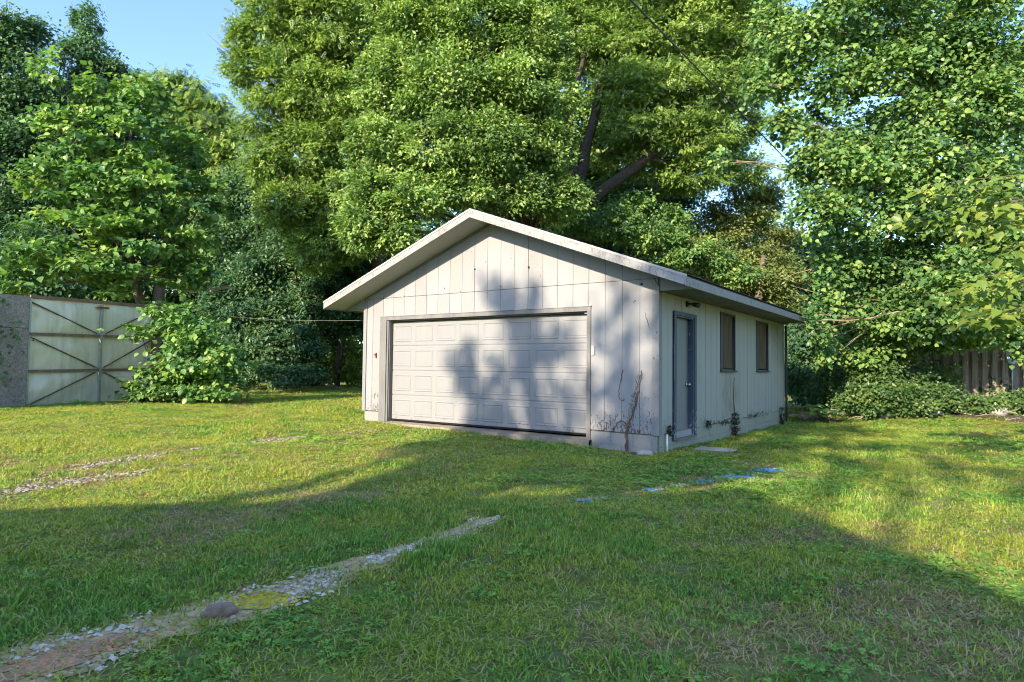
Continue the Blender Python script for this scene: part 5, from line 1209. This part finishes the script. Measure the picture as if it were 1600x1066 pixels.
    N = ng.nodes; gi, go = N.new('NodeGroupInput'), N.new('NodeGroupOutput'); g2i = N.new('GeometryNodeGeometryToInstance')
    for t in TUFTS[::-1]:
        oi = N.new('GeometryNodeObjectInfo'); oi.inputs['Object'].default_value = t; ng.links.new(oi.outputs['Geometry'], g2i.inputs[0])
    iop = N.new('GeometryNodeInstanceOnPoints'); iop.inputs['Pick Instance'].default_value = True
    def na(nm, ty):
        a = N.new('GeometryNodeInputNamedAttribute'); a.data_type = ty; a.inputs['Name'].default_value = nm; return a.outputs['Attribute']
    ng.links.new(gi.outputs[0], iop.inputs['Points']); ng.links.new(g2i.outputs[0], iop.inputs['Instance'])
    ng.links.new(na('idx', 'INT'), iop.inputs['Instance Index'])
    ng.links.new(na('rot', 'FLOAT_VECTOR'), iop.inputs['Rotation']); ng.links.new(na('scl', 'FLOAT_VECTOR'), iop.inputs['Scale'])
    ng.links.new(iop.outputs[0], go.inputs[0])
    md = o.modifiers.new('lawn', 'NODES'); md.node_group = ng
    print('LAWN tufts', n)
lawn()

# fallen leaves
rg = random.Random(301)
for i in range(16):
    x, y = rg.uniform(1.6, 4.4), rg.uniform(-7.0, -3.6)
    if i > 11: x, y = rg.uniform(.3, 1.4), rg.uniform(-8.2, -6.6)
    v, t = leaf_geo('leaf6'); a = rg.uniform(0, 6.28); s = rg.uniform(.03, .05); z = gz1(x, y)+.035
    o = obj('fallen_leaf', [(x+(p[0]*math.cos(a)-p[1]*.6*math.sin(a))*s, y+(p[0]*math.sin(a)+p[1]*.6*math.cos(a))*s, z+p[2]*s*1.5) for p in v], [tuple(int(q) for q in f) for f in t], M['leaf_fallen'])
    tag(o, 'small fallen orange-brown leaf lying on the foreground grass', 'leaf', 'fallen leaves on the foreground grass')

# ------------------------------------------------------------------ behind the camera: the house and trees whose shade lies on the yard
M['house'] = plain('house_siding', (0.55, 0.55, 0.52), .6, var=.05)
M['glass'] = plain('window_glass', (0.03, 0.035, 0.04), .1)
hs = empty('house', (3.2, -19, -.3), 'house behind the viewer whose gable shades the foreground lawn', 'house')
HX0, HX1, HRX, HY0, HY1 = -2.7, 7.3, 1.9, -24.0, -16.4
HZR, HS = 5.22, .45
def hz(x): return HZR - HS*abs(x-HRX)
MB().prism([(HX0, HY1, -.5), (HX1, HY1, -.5), (HX1, HY1, hz(HX1)), (HRX, HY1, hz(HRX)), (HX0, HY1, hz(HX0))], (0, HY0-HY1, 0)).build('wall', M['house'], hs)
for s, xe in ((1, HX1+.25), (-1, HX0-.25)):
    MB().prism([(HRX, HY1+.4, hz(HRX)+.004), (xe, HY1+.4, hz(xe)+.004), (xe, HY1+.4, hz(xe)+.16), (HRX, HY1+.4, hz(HRX)+.16)], (0, HY0-HY1-.8, 0)).build('roof', M['shingle'], hs)
for x in (-.9, 4.6): MB().box(x, x+1.0, HY1+.002, HY1+.03, .9, 2.1).build('window', M['glass'], hs)
MB().box(1.6, 2.5, HY1+.002, HY1+.03, -.2, 1.9).build('door', M['side_door'], hs)
def shade_tree(label, base, fac_lobes, yc, seed, dens, size):
    """lobes are given as the spot (x, z) they shade on the garage front"""
    k = .41*(-yc); lob = [(x, yc+random.uniform(-1.2, 1.2)*0, z+k, rx, rz_, w) for (x, z, rx, rz_, w) in fac_lobes]
    t = empty('shade_tree', (base[0], base[1], gz1(*base)), label, 'tree')
    trunk(t, [(base[0], base[1], -.5), (base[0], base[1], 6), (base[0]+.2, base[1], 11)], [.4, .32, .2], 'bark', seed=seed)
    branches(t, (base[0], base[1], 8), lob, .10, seed, 'bark', 2)
    foliage('crown', lob, dens, 'kite', size, .7, M['leaf_elm'], t, seed, cpl=16, clump=.24, dscale=.6, flat=.8)
shade_tree('broadleaf tree behind the viewer shading the garage door', (-.4, -30), [
    (-3.99, 1.23, .32, .38, 1.5), (-3.87, .75, .28, .36, 1.5), (-3.59, .12, .30, .30, 1.5), (-3.31, .94, .24, .36, 1.5), (-3.35, .43, .30, .30, 1.5), (-3.33, 2.53, .15, .2, 1.5), (-3.17, 2.29, .17, .2, 1.5), (-2.86, 2.35, .2, .26, 1.5), (-2.39, 2.53, .12, .34, 1.5), (-2.31, 2.2, .15, .2, 1.5), (-2.73, 1.93, .22, .2, 1.5), (-2.57, 1.6, .22, .24, 1.5), (-2.21, 1.39, .3, .28, 1.5), (-2.93, 1.61, .13, .26, 1.5), (-2.84, 1.23, .14, .26, 1.5), (-2.61, .78, .25, .26, 1.5), (-2.27, .39, .2, .26, 1.5), (-3.06, .15, .28, .26, 1.5),
    (-1.68, 1.55, .34, .36, .5), (-1.76, .72, .2, .26, .5), (-1.8, .02, .25, .16, .6), (-1.45, .58, .2, .26, .5), (-.77, 1.45, .4, .7, .55), (-.77, .64, .5, .6, .7), (-.34, 2.0, .34, .7, .5), (-.26, .83, .42, .9, .75), (-.74, 2.2, .25, .3, .5), (-3.42, -.12, .45, .2, 1), (-2.6, -.19, .34, .2, 1),
    (.5, 1.6, .5, 1.0, 1.7), (-3.1, -.5, .4, .25, 1.7), (-2.0, -.6, .7, .35, 1.7), (-.7, -.4, .7, .45, 1.7), (.5, -.1, .7, .6, 1.7), (1.0, -.75, .5, .35, 1.7), (1.35, -.95, .34, .28, 1.6), (1.5, -.5, .30, .26, 1.6), (1.3, .2, .5, .35, 1.2), (1.2, .8, .5, .35, 1.7), (-2.7, -1.0, .5, .35, 1.7), (-1.2, -1.2, .8, .45, 1.7), (.3, -1.2, .8, .45, 1.7)], -30, 401, 620, .22)
shade_tree('second broadleaf tree behind the viewer dappling the right lawn', (3.5, -34), [
    (3.2, -.30, .7, .05, .6), (4.5, -.25, .8, .05, .6), (3.3, -.02, .8, .06, .7), (4.8, .15, .8, .08, .8), (2.7, .3, .6, .11, .9), (4.0, .55, .8, .09, .9), (2.0, 1.2, .7, .35, 1), (3.4, 1.45, .8, .15, .9), (5.2, 1.2, .5, .25, 1), (1.5, 2.4, .7, .5, 1), (1.0, 3.4, .6, .5, 1)], -32, 402, 330, .30)
st = empty('shade_tree', (-15.2, -9.6, -.1), 'broadleaf tree beyond the left edge shading the strip before the metal gate', 'tree')
trunk(st, [(-15.2, -9.6, -.3), (-15.2, -9.6, 1.5), (-15.1, -9.6, 2.8)], [.2, .16, .1], 'bark', seed=403)
ll = [(-15.0, -9.4, 2.0, .8, .7, 1), (-14.6, -9.2, 1.5, .5, .5, 1), (-15.4, -9.0, 2.9, .8, .6, 1)]
branches(st, (-15.2, -9.6, 1.3), ll, .05, 403, 'bark')
foliage('crown', ll, 600, 'kite', .2, .7, M['leaf_elm'], st, 403)
for nm in ('crown',):
    tot = sum(len(o.data.polygons) for o in bpy.data.objects if o.type == 'MESH' and o.name in scene.objects)
    print('TRIS about', tot)
